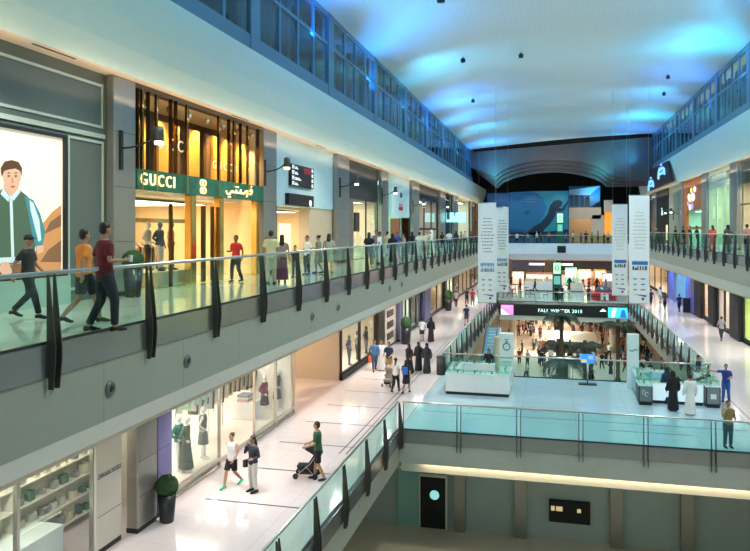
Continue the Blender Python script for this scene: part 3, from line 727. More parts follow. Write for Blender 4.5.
pp([(-30, 212), (-22, 206), (-14, 222), (-8, 246), (4, 264), (-4, 272), (-22, 256), (-34, 236)], 4, 3); pp([(-26, 214), (-23, 212), (-14, 232), (-4, 254), (-8, 258), (-20, 240)], 5, 4)
pp([(9, 196), (12, 196), (14, 262), (11, 262)], 5, 4); pp([(-8, 258), (34, 256), (35, 261), (-7, 264)], 5, 4)
pp([(1, 262), (8, 262), (12, 272), (5, 278), (-2, 270)], 2, 5); pp([(36, 246), (43, 245), (43, 252), (37, 254)], 2, 5)
pp([(-26, 268), (34, 262), (38, 277), (-24, 282)], 8, 3)
pp([(3, 186), (10, 198), (18, 189), (17, 180), (5, 180)], 2, 3); pp([(3, 187), (9, 197), (8, 202), (0, 194)], 5, 4); pp([(18, 188), (11, 197), (13, 201), (20, 192)], 5, 4)
pp([(2, 176), (3, 168), (8, 165), (16, 165), (20, 170), (20.5, 178), (18, 187), (13, 192), (8, 191), (4, 185)], 2, 5)
pp([(1, 177), (0, 168), (4, 161.5), (11, 160), (18, 162), (21.5, 168), (21, 177), (19.5, 171), (15, 168.5), (8, 169.5), (3.5, 171)], 1, 6)
for u in (8, 15): pp([(u-1.7, 176), (u, 175), (u+1.7, 176), (u, 177.2)], 1, 7); pp([(u-2.2, 173.2), (u, 172.2), (u+2.2, 173.2), (u, 173.5)], 1, 7)
pp([(9, 186.3), (12, 185.5), (15, 186.3), (12, 188)], 7, 7); pp([(11, 177), (12, 177), (13.2, 182.8), (10.6, 182.8)], 6, 6)
q.build('print', PM, ps)
lamp('SPOT', 'poster_light', (-10.6, 12.4, 3.6), (1, .95, .85), 160, (-12, 13.6, .6), .15, angle=90)

# piers along the left upper front
names = ['grey stone clad pier between the portrait poster and the gold-lit boutique', 'steel clad pier between the gold-lit boutique and the pale wall with the directory', 'steel clad pier between the pale directory wall and the dark topped cream boutique', 'slim steel pier beyond the dark topped cream boutique', 'slim steel pier before the tall dark windows', 'steel pier beyond the tall dark windows', 'steel pier left of the hanging cyan sign', 'steel pier right of the hanging cyan sign', 'far steel pier beside the orange-lit shop']
pr = [(105.2, 127.5), (258, 271), (333, 345), (378, 385), (410, 416.5), (438, 443), (452, 456), (470, 473), (483, 485)]
for (a, b), n_ in zip(pr, names): pier(-1, 12, yL(a, 12), yL(b, 12), UF, ZS-.02, n_)
# ---- gold boutique
y0, y1 = yL(128, 12), yL(257.5, 12)
room(-1, 12, y0, y1, UF, ZS, 6.5, mat('boutique_wall', (.86, .60, .32), .55), M_floorU)
lampbox(-1, 13.3, y0+1, y1-1, 1.05, 4.5, M_lampW, 'wide warm ceiling light panel inside the gold-lit boutique', 260, (1, .78, .45))
struct('ceiling', MB().box(-18.4, -12.7, y0+.1, y1-.1, 1.12, 1.3), M_cream)
bq = thing('boutique_front', (-12, (y0+y1)/2, UF), 'two storey gold-lit boutique front with a green sign band reading GUCCI', 'shop front')
band_ = MB().box(-12.02, -11.72, y0+.02, y1-.02, 1.18, 1.80).build('sign_band', M_greenband, bq)
yc = lambda u: yL(u, 11.7)
for nm, ch, u0, u1, sz in (('lettering', 'GUCCI', 138, 177, .52),):
    ym = (yc(u0)+yc(u1))/2; MB().text(ch, sz, (-11.69, ym, 1.49), '+x', 0, .04, font_scale=1.35).build(nm, [mat('gold_letters', (1, .80, .42), .3, .3, emit=1.1)], band_)
q = MB()
for a_, b_ in ((-.09, -.13), (.09, -.13), (-.09, .13), (.09, .13)): q.tube([(-11.69, yc(203)+a_+.11*cos(t_*pi/6), 1.49+b_+.10*sin(t_*pi/6)) for t_ in range(13)], .025, 5)
q.build('emblem', MATS['gold_letters'], band_)
q = MB()   # right hand sign in arabic script, drawn as pen strokes
X = -11.69; ya, yb = yc(226), yc(253); L = yb-ya; zb = 1.42
def st(pts, r=.035): q.tube([(X, ya+L*a, zb+b) for a, b in pts], r, 6)
st([(0, .02), (.04, -.08), (.12, -.09), (.16, .0), (.22, .05)]); st([(.16, 0), (.34, 0), (.36, .1)]); st([(.34, 0), (.50, 0), (.52, .14)]); st([(.50, 0), (.66, 0), (.70, .10), (.76, .12), (.78, .02), (.74, -.12)])
st([(.80, 0), (.92, 0), (.96, .16), (.90, .20), (.86, .13), (.95, .10)])
for a, b in ((.08, -.18), (.14, -.18), (.30, .22), (.36, .22), (.42, .22), (.93, .31)): q.ball((X, ya+L*a, zb+b), .034, 8, 6)
q.build('lettering', MATS['gold_letters'], band_)
q = MB()
for u in (128.5, 141, 147, 155.6, 169.6, 174.7, 186, 218, 228, 233.3, 239.6, 247, 257): y = min(max(yL(u, 11.75), y0+.04), y1-.04); q = MB().box(-11.78, -11.66, y-.02, y+.02, 1.80, 4.12); q.build('glass_fin', mat('bronze_glass_fin', (.08, .055, .02), .12, .85), bq)
for u in (141, 155.6, 186, 218, 233.3, 247): y = yL(u, 11.7); MB().box(-11.65, -11.63, y-.02, y+.02, 1.2, 4.15).build('gold_edge', M_gold, bq)
for u0_, u1_, c in ((134.5, 141.5, 0), (143, 147, 0), (157, 168.5, 0), (176, 180, 1), (188, 199.5, 0), (206, 210, 1), (213, 218, 0), (221, 227, 0), (229, 232, 1), (235, 240, 0), (241.5, 245, 0), (249, 253, 0)):
    MB().box(-12.5, -12.4, yL(u0_, 12.4), yL(u1_, 12.4), 1.85, 3.55).build('amber_panel', [M_amber, mat('brown_panel', (.16, .08, .03), .4)][c], bq)
struct('wall_left', MB().box(-13.9, -13.8, y0, y1, 1.3, 4.3), mat('dark_bronze_back', (.055, .04, .03), .4, .3, noise=.4))
MB().box(-12.0, -11.75, y0, y1, 4.12, 4.29).build('head_trim', mat('bronze_head', (.12, .09, .06), .3, .6), bq)
for k in range(7):
    y = y0+.9+k*(y1-y0-1.6)/6; t = MB(); t.lathe([(.06, -.02), (.09, .10), (.07, .16)], (-11.95, y, 3.80), 12); o = t.build('spotlight', M_steel, bq)
    lamp('SPOT', 'fascia_spot', (-11.93, y, 3.74), (1, .74, .38), 300, (-12.4, y+.1, 2.7), .06, angle=95)
for k, (t_, u) in enumerate((('G', 160), ('U', 166.5), ('C', 173), ('C', 180.5), ('I', 187))): MB().text(t_, .55, (-11.86, yL(u, 11.86), 2.72), '+x', 0, .02).build('faint_letter', mat('faint_letters', (.9, .75, .5), .5, emit=.35), bq)
for k, (t_, u) in enumerate((('G', 214.5), ('U', 220), ('C', 225.5), ('C', 231), ('I', 236.5))): MB().text(t_, .42, (-11.86, yL(u, 11.86), 2.35), '+x', 0, .02).build('faint_letter', MATS['faint_letters'], bq)
for u0_, u1_ in ((128.5, 131), (188.5, 194), (217.5, 221.5), (254.5, 257.5)): MB().box(-12.05, -11.8, max(y0+.02, yL(u0_, 11.9)), min(y1-.02, yL(u1_, 11.9)), UF, 1.18).build('gold_post', M_gold, bq, bevel=.02)
for u0_, u1_ in ((170, 171.5), (202, 204.5), (211.5, 213)): MB().box(-12.05, -11.95, yL(u0_, 12), yL(u1_, 12), UF+.02, .85).build('door_stile', mat('dark_gold', (.10, .065, .02), .3, .8), bq)
MB().box(-12.01, -11.99, yL(131, 12), yL(188, 12), UF, 1.18).build('pane', M_sglass, bq)
MB().box(-13.6, -12.15, yL(148, 12.5), yL(176.5, 12.5), UF, UF+.5).build('display_plinth', mat('plinth_sand', (.5, .40, .27), .5), None, 'low sand coloured display plinth in the gold-lit boutique window', 'plinth', bevel=.02)
M_dum = mat('mannequin_white', (.72, .70, .66), .4); M_dumd = mat('mannequin_dark', (.05, .045, .04), .4)
for k, (u, t, b, lb) in enumerate(((151.5, BLK, (.5, .45, .4), 'mannequin in black and grey standing first on the plinth of the gold-lit boutique'), (157, (.55, .5, .45), BLK, 'mannequin in a pale coat, second on the plinth of the gold-lit boutique'), (163, (.5, .10, .05), BLK, 'mannequin in a red top, third on the plinth of the gold-lit boutique'), (168.5, BLK, (.6, .2, .08), 'mannequin in black, last on the plinth of the gold-lit boutique'))):
    person((-12.6, -13.25)[k % 2], yL(u, 12.9), UF+.5, -90+15*k, lb, 'dummy', t, 'long', b, 'long', None, None, 1, 1.62, BLK, 'mannequins in the gold-lit boutique', 'mannequin', 'mannequin', M_dum if k % 2 else M_dumd)
hanging_rack(-16.6, yL(138, 16.6), UF, 2.4, 'left rack inside the gold-lit boutique', [BLK, (.4, .2, .1), (.6, .5, .35)])
hanging_rack(-16.4, yL(180, 16.4), UF, 2.4, 'middle rack inside the gold-lit boutique', [(.6, .12, .03), (.15, .05, .02), BLK])
hanging_rack(-14.6, yL(143, 14.6), UF, 2.2, 'near rack inside the gold-lit boutique', [(.5, .2, .06), BLK, (.6, .5, .35)])
shelf_unit(-1, 18.2, yL(225, 18.2), yL(247, 18.2), UF, .6, 4, 'lit wall shelving deep in the gold-lit boutique', M_white, [RED, BLK, (.7, .6, .4)], ('bag', 'small bag on the shelving inside the gold-lit boutique', 'bag'))
MB().box(-13.46, -13.4, y0+.5, yL(187, 13.4), .25, .4).build('display_rail', M_gold, bq)
x_, y_ = ground(133, 297, UF); planter(x_, y_, UF, .78, 'clipped green ball shrub in a tall dark pot beside the gold-lit boutique', .27, .30)
# wall lamps
sconce(-1, 11.72, yL(121, 11.7), .5+zL(121, 150, 11.7)-.3, 'nearest arched wall lamp, on the pier left of the gold-lit boutique', 1.15)
sconce(-1, 11.72, yL(265, 11.7), zL(265, 168, 11.7), 'arched wall lamp left of the directory board', .95)
sconce(-1, 11.72, yL(340, 11.7), zL(340, 184, 11.7), 'arched wall lamp left of the dark topped cream boutique', .95)
sconce(-1, 11.72, yL(382, 11.7), zL(382, 193, 11.7), 'arched wall lamp beside the pale wall with red signs', .95)
sconce(-1, 11.72, yL(413, 11.7), zL(413, 204, 11.7), 'arched wall lamp before the tall dark windows', .9)
sconce(-1, 11.72, yL(439, 11.7), zL(439, 207, 11.7), 'farthest arched wall lamp on the left front', .9)

# ---- pale wall with directory, opening below
y0, y1 = yL(271.5, 12), yL(333, 12); zo = zL(333, 210, 12)
struct('wall_left', MB().box(-12.6, -12.0, y0, y1, zo, ZS), mat('pale_blue_wall', (.55, .74, .78), .5))
room(-1, 12.6, y0, y1, UF, zo, 5, M_cream, M_floorU)
struct('wall_left', MB().box(-12.6, -12.05, yL(308, 12.1), y1, UF, zo), mat('beige_stone_wall', (.66, .50, .34), .5, noise=.08))
struct('wall_left', MB().box(-12.7, -12.1, y0, yL(277, 12.1), UF, zo), mat('dark_brown_wall', (.05, .04, .035), .5))
lampbox(-1, 12.9, y0+.8, yL(306, 12.9), zo-.15, 3.2, M_lampW, 'warm ceiling light in the passage under the directory board', 140, (1, .85, .6))
dr = thing('directory_board', (-11.9, yL(302, 11.9), 1.9), 'black directory board with lines of white lettering and a red patch on the pale wall', 'sign')
ya, yb = yL(290.5, 11.9), yL(313, 11.9); zt = zL(301, 166, 11.9); zb_ = zL(301, 187, 11.9)
MB().box(-11.998, -11.86, ya, yb, zb_, zt).build('board', M_black, dr)
q = MB()
for k in range(4):
    z = zt-(zt-zb_)*(k+.5)/4; q.box(-11.86, -11.85, ya+.12, ya+.38, z-.09, z+.09, 0)
    q.text('1122'[k], .24, (-11.845, ya+.25, z), '+x', 1, .006)
    for r in (0, 1):
        yy = ya+.5
        for w in ((.10, .16), (.14, .12), (.22, .18, .12), (.16, .10))[k]: q.box(-11.86, -11.85, yy, yy+w*(1+r*.4), z-.02-.07*r, z+.03-.07*r, 0); yy += w*(1+r*.4)+.05
    q.box(-11.86, -11.85, yb-.32, yb-.12, z-.08, z+.08, 0)
q.build('lettering', [mat('sign_white', (.8, .85, .85), .5, emit=.7), M_black], dr)
MB().box(-11.86, -11.852, (ya+yb)/2+.1, yb-.4, zt-.36, zt-.06).build('red_patch', mat('sign_red', (.25, .02, .03), .5), dr)
sg = thing('sign_box', (-11.9, yL(300, 11.9), .8), 'black blank sign box with a small round white emblem under the directory board', 'sign')
ya, yb = yL(287, 11.9), yL(312, 11.9); zz = zL(299, 200, 11.9); MB().box(-12.0, -11.8, ya, yb, zz-.28, zz+.26).build('board', M_black, sg); lathe_x([(.17, 0), (.17, .02)], -11.8, yb-.55, zz-.12, 1).build('emblem', MATS['sign_white'], sg)
lt = thing('light_board', (-12.5, 30, -.4), 'bright cream light board behind the groups of people in the passage', 'lightbox'); MB().box(-14.6, -14.5, max(y0+1.6, yL(283, 15.1)), min(y1-1.6, yL(306, 15.1)), -1.2, .35).build('board', mat('cream_light', (1, .82, .5), emit=1.2), lt); MB().box(-14.58, -14.52, yL(294, 14.6), yL(295, 14.6), UF, -1.2).build('stand', M_dark, lt)
q = MB()
for k in range(9): q.box(-12.58, -12.5, yL(287+2*k, 12.5), yL(288.2+2*k, 12.5), .42, .62)
# ---- dark topped cream boutique (sign DIESEL)
y0, y1 = yL(345.5, 12), yL(378, 12); zt = zL(345, 184, 12)
room(-1, 12.1, y0, y1, UF, ZS, 5, mat('bright_cream', (.85, .78, .62), .6), M_floorU)
dz = zL(378, 197, 12)
struct('wall_left', MB().box(-12.3, -12.0, y0, y1, 1.95, 4.28), mat('charcoal_fascia', (.025, .03, .03), .4))
struct('wall_left', MB().box(-12.3, -12.0, y0, yL(353.5, 12), UF, 1.95), mat('taupe_panel', (.17, .14, .12), .5))
front(-1, 12.05, yL(353.5, 12), y1, UF, 1.93, 2, [], 'tall glass front of the cream boutique under the charcoal fascia', M_dark)
lampbox(-1, 12.4, y0+.6, y1-.6, 1.9, 3, M_lampW, 'warm ceiling light inside the cream boutique', 260, (1, .88, .62))
sgn = thing('shop_sign', (-12, yL(367, 13.6), .5), 'dark lettering DIESEL on the cream back wall of the shop', 'sign')
MB().text('DIESEL', .62, (-17.08, yL(370, 17.0), .95), '+x', 0, .05).build('lettering', M_ink, sgn)
MB().box(-12.02, -11.9, yL(354, 12), yL(358, 12), -.1, 1.1).build('blade_sign', mat('bronze_blade', (.06, .04, .03), .4), None, 'dark bronze blade sign beside the cream boutique', 'sign')

# ---- green lit corner and pale wall with red signs
y0, y1 = yL(385.5, 12), yL(409.5, 12); zo = zL(400, 217, 12)
struct('wall_left', MB().box(-12.6, -12.0, yL(391.5, 12), y1, zo, ZS), MATS['pale_blue_wall'])
room(-1, 12.6, y0, y1, UF, ZS, 4, mat('mint_wall', (.50, .80, .55), .6), M_floorU)
lampbox(-1, 12.7, y0+.3, y1-.3, 3.9, 2.5, M_lampC, 'greenish ceiling light in the corner before the pale wall with red signs', 120, (.6, 1, .65))
MB().box(-13.6, -12.8, yL(397, 13), yL(409, 13), UF, zo-.05).build('red_wall_panel', mat('brick_red', (.36, .09, .07), .5), None, 'brick red wall panel in the shop under the pale wall', 'panel')
sg = thing('wall_sign', (-12, yL(401, 12), 1.0), 'red sign lettering and a small dark mark on the pale wall', 'sign')
zz = zL(401, 208, 11.97); yq = yL(401, 11.97); q = MB()
for k in range(6): q.tube([(-11.97, yq-.75+.25*k, zz-.2), (-11.97, yq-.68+.25*k, zz+.12*(k % 2)+.05), (-11.97, yq-.55+.25*k, zz-.12)], .035, 5)
q.build('lettering', M_redink, sg)
q = MB(); q.tube([(-11.97, yq-.7, zz+.25), (-11.97, yq-.3, zz+.32), (-11.97, yq+.2, zz+.25), (-11.97, yq+.7, zz+.34)], .03, 5); q.build('script_stroke', M_redink, sg)
q = MB(); zz = zL(401, 197.5, 11.97); q.tube([(-11.97, yq-.3, zz), (-11.97, yq-.1, zz+.35), (-11.97, yq+.25, zz+.3), (-11.97, yq+.05, zz)], .05, 5); q.tube([(-11.97, yq-.1, zz+.1), (-11.97, yq+.5, zz+.15)], .05, 5); q.build('mark', M_ink, sg)
# ---- tall dark windows
y0, y1 = yL(416.5, 12), yL(438, 12)
room(-1, 12.1, y0, y1, UF, ZS, 4, mat('dusk_cream', (.60, .50, .40), .6), M_floorU)
struct('wall_left', MB().box(-12.3, -12.0, y0, y1, 3.0, 4.28), MATS['charcoal_fascia'])
front(-1, 12.05, y0, y1, UF, 2.98, 3, [.1], 'tall dark framed windows between two steel piers', M_dark, .22)
lampbox(-1, 12.5, y0+1, y1-1, 2.9, 2.5, M_lampW, 'warm light behind the tall dark framed windows', 150, (1, .82, .6))
# ---- dark shop, hanging sign, orange shop
y0, y1 = yL(443, 12), yL(452, 12)
room(-1, 12.1, y0, y1, UF, ZS, 3, mat('teal_dark_wall', (.03, .08, .075), .5), M_floorU)
front(-1, 12.05, y0, y1, UF, 4.2, 2, [1.2], 'dark teal shop front left of the hanging cyan sign', M_dark, .25)
lampbox(-1, 12.3, y0+1, y1-1, 3.9, 2, M_lampC, 'greenish light in the dark teal shop', 40, (.5, 1, .9))
y0, y1 = yL(456, 12), yL(470, 12)
room(-1, 12.1, y0, y1, UF, ZS, 3, mat('pale_green_wall', (.66, .72, .55), .6), M_floorU)
lampbox(-1, 12.3, y0+1, y1-1, 3.9, 2.5, M_lampN, 'light in the pale green shop beyond the hanging cyan sign', 300, (1, .95, .7))
sg = thing('hanging_sign', (-10.9, yL(455, 10.9), 1.7), 'glowing cyan and white sign hanging above the far gallery', 'sign')
ys = yL(455, 10.9); MB().box(-11.9, -9.7, ys, ys+.15, .9, 2.0).build('panel', mat('cyan_sign', (.35, .9, .95), emit=1.0), sg)
MB().box(-11.85, -11.5, ys-.03, ys-.005, 1.2, 2.0).build('dark_mark', M_ink, sg); MB().box(-11.0, -10.85, ys-.03, ys-.005, 1.6, 2.0).build('dark_mark', M_ink, sg)
MB().box(-11.8, -11.7, ys+.05, ys+.1, 2.0, 4.28).build('hanger', M_dark, sg)
y0, y1 = yL(473, 12), yL(483, 12)
room(-1, 12.1, y0, y1, UF, ZS, 3, mat('orange_wall', (.80, .42, .12), .6), M_floorU)
lampbox(-1, 12.3, y0+1, y1-1, 3.9, 2.5, M_lampW, 'warm light in the far orange-lit shop on the left gallery', 420, (1, .75, .4))
front(-1, 12.05, y0, y1, UF, 4.2, 3, [1.2], 'orange-lit shop front near the far end of the left gallery', M_gold, .2)
y0, y1 = yL(485, 12), 119
room(-1, 12.1, y0, y1, UF, ZS, 3, mat('black_red_wall', (.08, .02, .02), .6), M_floorU)
MB().box(-12.3, -12.2, y0+1, y0+5, UF, 1.5).build('wall_graphic', mat('red_green_panel', (.6, .08, .04), .5, emit=.4), None, 'red lit panel at the far end of the left upper gallery', 'panel')

# ================================================================== RIGHT UPPER FRONT (x=13)
ZR = 4.95
def Rr(u, d=13): return yR(u, d)
pr = [((741, 733.5), 'wide steel pier right of the tall pale green windows'), ((709.5, 704.5), 'steel pier between the orange storefront and the tall pale green windows'), ((684.5, 682), 'slim steel pier left of the orange storefront'), ((657, 654), 'pale pier beside the black storefront')]
for (a, b), n_ in pr: pier(1, 13, Rr(a), Rr(b), RF, ZR-.02, n_)
# right edge shop
y0, y1 = 36, Rr(741)
room(1, 13, y0, y1, RF, ZR, 4, M_cream, M_floorU, 'wall_right'); front(1, 13, y0, y1, RF, ZR-.1, 3, [1.8], 'warm lit storefront at the right edge of the right upper gallery', M_steel, .12)
struct('wall_right', MB().box(13.05, 13.3, y0, y1, 3.3, ZR-.1), MATS['taupe_panel'])
lampbox(1, 13.2, y0+1, y1-1, 3.2, 3, M_lampW, 'warm ceiling light in the right edge shop', 380, (1, .8, .5))
# tall pale green windows
y0, y1 = Rr(733.5), Rr(709.5)
room(1, 13, y0, y1, RF, ZR, 3.5, mat('pale_lime_wall', (.66, .78, .52), .6), M_floorU, 'wall_right')
t = front(1, 13, y0, y1, RF, ZR-.1, 3, [3.7], 'tall pale green storefront with three glazed bays', mat('pale_stone_frame', (.62, .66, .55), .5), .5)
q = MB()
for k in range(12): ya_ = y1-1.6-k*(y1-y0-3)/12; q.box(12.86, 12.93, ya_, ya_+.08, 4.0, 4.5); q.box(12.86, 12.93, ya_+.2, ya_+.5, 4.0+.3*(k % 2), 4.10+.3*(k % 2))
q.build('lettering', mat('sign_pale', (.8, .85, .78), .5), t)
lampbox(1, 13.2, y0+1, y1-1, 4.0, 3, M_lampC, 'pale green light behind the tall storefront windows', 420, (.85, 1, .6))
for k in range(3):
    ym = y0+(y1-y0)*(k+.5)/3; MB().box(14.4, 14.5, ym-.5, ym+.5, 1.0, 1.5).build('taupe_panel', MATS['taupe_panel'], t)
# orange storefront
y0, y1 = Rr(704.5), Rr(684.5)
room(1, 13, y0, y1, RF, ZR, 3, mat('mint_glow_wall', (.45, .75, .6), .6), M_floorU, 'wall_right')
t = thing('orange_storefront', (13, (y0+y1)/2, RF), 'orange storefront with a bright coloured emblem over two lit windows', 'shop front')
y0 += .12; y1 -= .12; q = MB(); q.box(12.9, 13.1, y0, y1, 1.9, ZR-.15); q.box(12.9, 13.1, y1-1.7, y1, RF, 1.9); q.box(12.9, 13.1, y0, y0+.6, RF, 1.9); q.box(12.9, 13.1, y0+.6, y1-1.7, .05, .3); q.build('surround', mat('burnt_orange', (.42, .13, .03), .4), t)
zc = 2.9; yc_ = (y0+y1)/2+.3; q = MB()
for k, (a, b, r, mi) in enumerate(((-1.2, .3, .42, 0), (-.4, .1, .45, 1), (.3, .35, .4, 2), (1.0, .2, .5, 0), (-.7, -.7, .35, 0), (.5, -.65, .38, 3), (1.7, .9, .35, 0), (0, .9, .3, 1), (-1.6, -.3, .3, 3))): q.ball((12.82, yc_-a, zc+b), (.07, r, r*.8), 10, 8, mi)
q.build('emblem', [mat('em_white', (.8, .9, 1), emit=1.3), mat('em_yellow', (1, .75, .15), emit=1.2), mat('em_cyan', (.2, .8, 1), emit=1.1), mat('em_violet', (.4, .3, .9), emit=.9)], t)
lampbox(1, 13.2, y0+1, y1-1, 1.85, 2.5, M_lampC, 'mint light inside the orange storefront', 260, (.6, 1, .8))
# grey-olive wall with two small lamps
y0, y1 = Rr(682), Rr(669)
struct('wall_right', MB().box(13, 13.4, y0, y1, RF, ZR), mat('olive_grey_wall', (.30, .32, .24), .5))
for k, u in enumerate((679.5, 673.5)): sconce(1, 13, Rr(u), 1.9, ['right', 'left'][k]+' arched lamp on the olive grey wall of the right gallery', .8)
y0, y1 = Rr(669), Rr(657)
struct('wall_right', MB().box(13.2, 13.5, y0, y1, RF, ZR), M_black)
t = thing('black_storefront', (13.1, (y0+y1)/2, RF), 'black storefront with pale cyan lettering on the right gallery', 'shop front'); MB().box(12.95, 13.19, y0+.03, y1-.03, RF, ZR-.03).build('surround', M_black, t)
MB().text('Za', 1.3, (12.93, (y0+y1)/2, 2.2), '-x', 0, .05).build('lettering', mat('cyan_letters', (.45, .8, .85), emit=1.0), t); MB().box(12.9, 12.94, y0+.6, y0+1.6, -1.2, .6).build('lit_door', mat('door_light', (1, .8, .4), emit=.8), t)
y0, y1 = Rr(654), 111
room(1, 13, y0, y1, RF, ZR, 3, mat('grey_olive2', (.35, .36, .28), .6), M_floorU, 'wall_right')
front(1, 13, y0, y1, RF, ZR-.1, 6, [1.8], 'far row of glazed shop bays at the end of the right upper gallery', M_dark, .5); lampbox(1, 13.2, y0+2, y1-2, 3.9, 2.5, M_lampC, 'greenish light in the far glazed bays of the right gallery', 500, (.7, 1, .8))
# hanging dark sign with blue letters under the right band
sg = thing('overhead_sign', (11.6, 66, 5), 'dark red fascia board with bright blue lettering at the end of the right band', 'sign')
ya, yb = yR(672, 12.0), yR(645, 12.0)
m = MB(); m.prism([(yR(u_, 11.95), zR(u_, v_, 11.95)) for u_, v_ in ((671, 182), (649, 191), (646, 172), (667, 161))], 'x', 11.95, 12.2)
m.build('board', mat('dark_red_board', (.05, .012, .015), .5), sg)
for yb_, zb_2, L_ in ((yR(662, 11.9), zR(662, 172, 11.9), 5.2), (yR(651.5, 11.9), zR(651.5, 184.5, 11.9), 5.0)):
    q = MB(); q.tube([(11.9, yb_+L_*a, zb_2+b*1.3) for a, b in ((.5, -.45), (.42, .1), (.3, .4), (.15, .25), (.0, .35), (-.15, .3), (-.32, .1), (-.38, -.3))], .16, 6); q.tube([(11.9, yb_+L_*a, zb_2+b) for a, b in ((.45, -.1), (.1, -.15), (-.3, .0))], .13, 6); q.ball((11.9, yb_+L_*.1, zb_2+.85), .14, 8, 6)
    q.build('lettering', mat('blue_letters', (.15, .4, 1), emit=1.6), sg)
# ================================================================== LOWER LEFT FRONT (x=-10.8)
LD = 10.8; ZL = -4.16
def LR(u): return yL(u, LD)
# near shop with lit white shelving
y0, y1 = 5, 18.0
room(-1, LD, y0, y1, LF, ZL, 1.9, mat('near_shop_wall', (.62, .60, .50), .6), M_floorL)
front(-1, LD, y0, LR(92), LF, ZL, 4, [-5.2], 'glass front of the near lower shop with lit white shelving', M_steel, .08)
lampbox(-1, LD-.2, y0+1, y1-.5, -4.3, 1.5, M_lampN, 'white ceiling light in the near lower shop', 260, (1, .93, .8))
for k in range(3):
    ya = 7.0+3.65*k; shelf_unit(-1, 12.65, ya, min(ya+3.5, y1-.12), LF+.2, -4.6, 6, ['near', 'middle', 'far'][k]+' stretch of lit white shelving in the near lower shop', mat('glow_shelf', (.70, .68, .58), .5), [(.6, .62, .6), (.06, .16, .10), (.75, .7, .5), (.3, .3, .3)], ('box', 'small gift box on the '+['near', 'middle', 'far'][k]+' stretch of lit white shelving', 'box'), None, .35, .26)
    for r in range(2): MB().box(-12.58, -12.5, ya+.2, ya+3.2, -4.70-1.09*r, -4.67-1.09*r).build('shelf_light', mat('shelf_light', (1, .95, .82), emit=7), None, ['upper', 'lower'][r]+' strip light along the '+['near', 'middle', 'far'][k]+' white shelving', 'light')
cb = thing('display_counter', (-11.9, LR(82), LF), 'white glass topped display counter in the near lower shop', 'counter')
MB().box(-11.9, -11.15, 12.6, 14.4, LF+.1, LF+1.0).build('body', M_white, cb, bevel=.02); MB().box(-11.87, -11.18, 12.63, 14.37, LF+1.0, LF+1.3).build('glass_case', M_sglass, cb); MB().box(-11.85, -11.2, 12.65, 14.35, LF, LF+.1).build('plinth', M_dark, cb)
t = pier(-1, LD, LR(92), LR(118), LF, ZL, 'cream clad shop pier with small dark lettering beside the white shelving', mat('cream_clad', (.72, .68, .58), .4), .12)
MB().text('SWAROVSKI', .17, (-LD+.125, LR(105.5), zL(107, 473, LD-.12)), '+x', 0, .01).build('lettering', M_ink, t)
pier(-1, LD, LR(126), LR(146), LF, ZL, 'grey steel pier right of the cream clad pier', M_pier, .35)
pier(-1, LD, LR(148), LR(163), LF, ZL, 'violet blue pier left of the mannequin window', mat('violet_pier', (.17, .17, .36), .4), .3)
# mannequin shop
y0, y1 = LR(165), LR(294)
room(-1, LD, y0, y1, LF, ZL, 6, mat('shop_white', (.84, .78, .70), .6), M_floorL)
struct('floor', MB().box(-16.7, -10.95, y0+.1, y1-.1, LF, LF+.16), mat('shop_floor', (.78, .72, .62), .3))
t = front(-1, LD, y0, LR(219.5), LF, ZL, 1, [LF+.28], 'large display window with mannequins left of the fashion shop entrance', mat('champagne_frame', (.55, .50, .42), .3, .7), .1)
t = front(-1, LD, LR(254), y1, LF, ZL, 2, [LF+.28], 'display window right of the fashion shop entrance', MATS['champagne_frame'], .1)
for k in range(3): lampbox(-1, LD+.2, y0+.5+2.6*k*((y1-y0)/8), y0+2.2+2.6*k*((y1-y0)/8), ZL-.12, 5, M_lampN, ['nearest', 'middle', 'farthest'][k]+' white ceiling light of the fashion shop with mannequins', 170, (1, .92, .8))
mk = [(178.5, 11.7, (.02, .20, .15), WHT, 'long', 'mannequin in a teal green jacket beside the left edge of the fashion window'), (186, 11.4, (.09, .12, .09), (.06, .08, .06), 'maxi', 'mannequin in a long dark green dress, front of the fashion window'),
      (203, 11.5, (.35, .36, .33), (.15, .16, .14), 'dress', 'mannequin in a short patterned dress in the fashion window'), (264.5, 11.5, (.20, .03, .05), BLK, 'skirt', 'mannequin in a dark red top and black skirt right of the entrance'),
      (277, 11.5, (.05, .06, .08), (.05, .06, .08), 'dress', 'mannequin in a charcoal dress right of the entrance'), (284, 11.6, (.03, .12, .25), BLK, 'dress', 'mannequin in blue at the far end of the fashion window')]
for k, (u, X, tp, b, lw, lb) in enumerate(mk): person(-X, yL(u, X), LF+.16, -90+12*(k % 3), lb, 'dummy', tp, 'long' if lw != 'dress' else 'none', b, lw, None, None, 1, 1.78, WHT, 'mannequins in the fashion window', 'mannequin', 'mannequin', M_dum)
rk = [(190, 12.6, 2.8, [WHT, (.45, .7, .5), (.7, .7, .65)], 'white and green garment rack in the left window'), (207, 12.7, 2.6, [(.7, .66, .6), GRY, WHT], 'pale garment rack behind the entrance'), (228, 14.0, 2.8, [(.6, .22, .08), (.5, .15, .05), (.3, .1, .05)], 'rust garment rack at the back wall'),
      (238, 12.7, 2.8, [(.6, .56, .42), (.45, .42, .32), (.16, .17, .15)], 'beige coat rack in the middle of the shop'), (262, 12.7, 2.4, [BLK, (.2, .05, .05), GRY], 'dark garment rack right of the entrance'), (279, 12.6, 2.2, [NAV, WHT, (.4, .4, .38)], 'navy and white garment rack at the far end')]
for u, X, L, c, lb in rk: hanging_rack(-X, yL(u, X), LF+.16, L, lb, c, hh=2.3 if 'rust' in lb or 'green' in lb else 1.9)
tb = thing('display_table', (-12, LR(240), LF+.16), 'white display block stacked with folded clothes in the shop entrance', 'table'); xx, yy = -12.3, yL(247, 12.3)
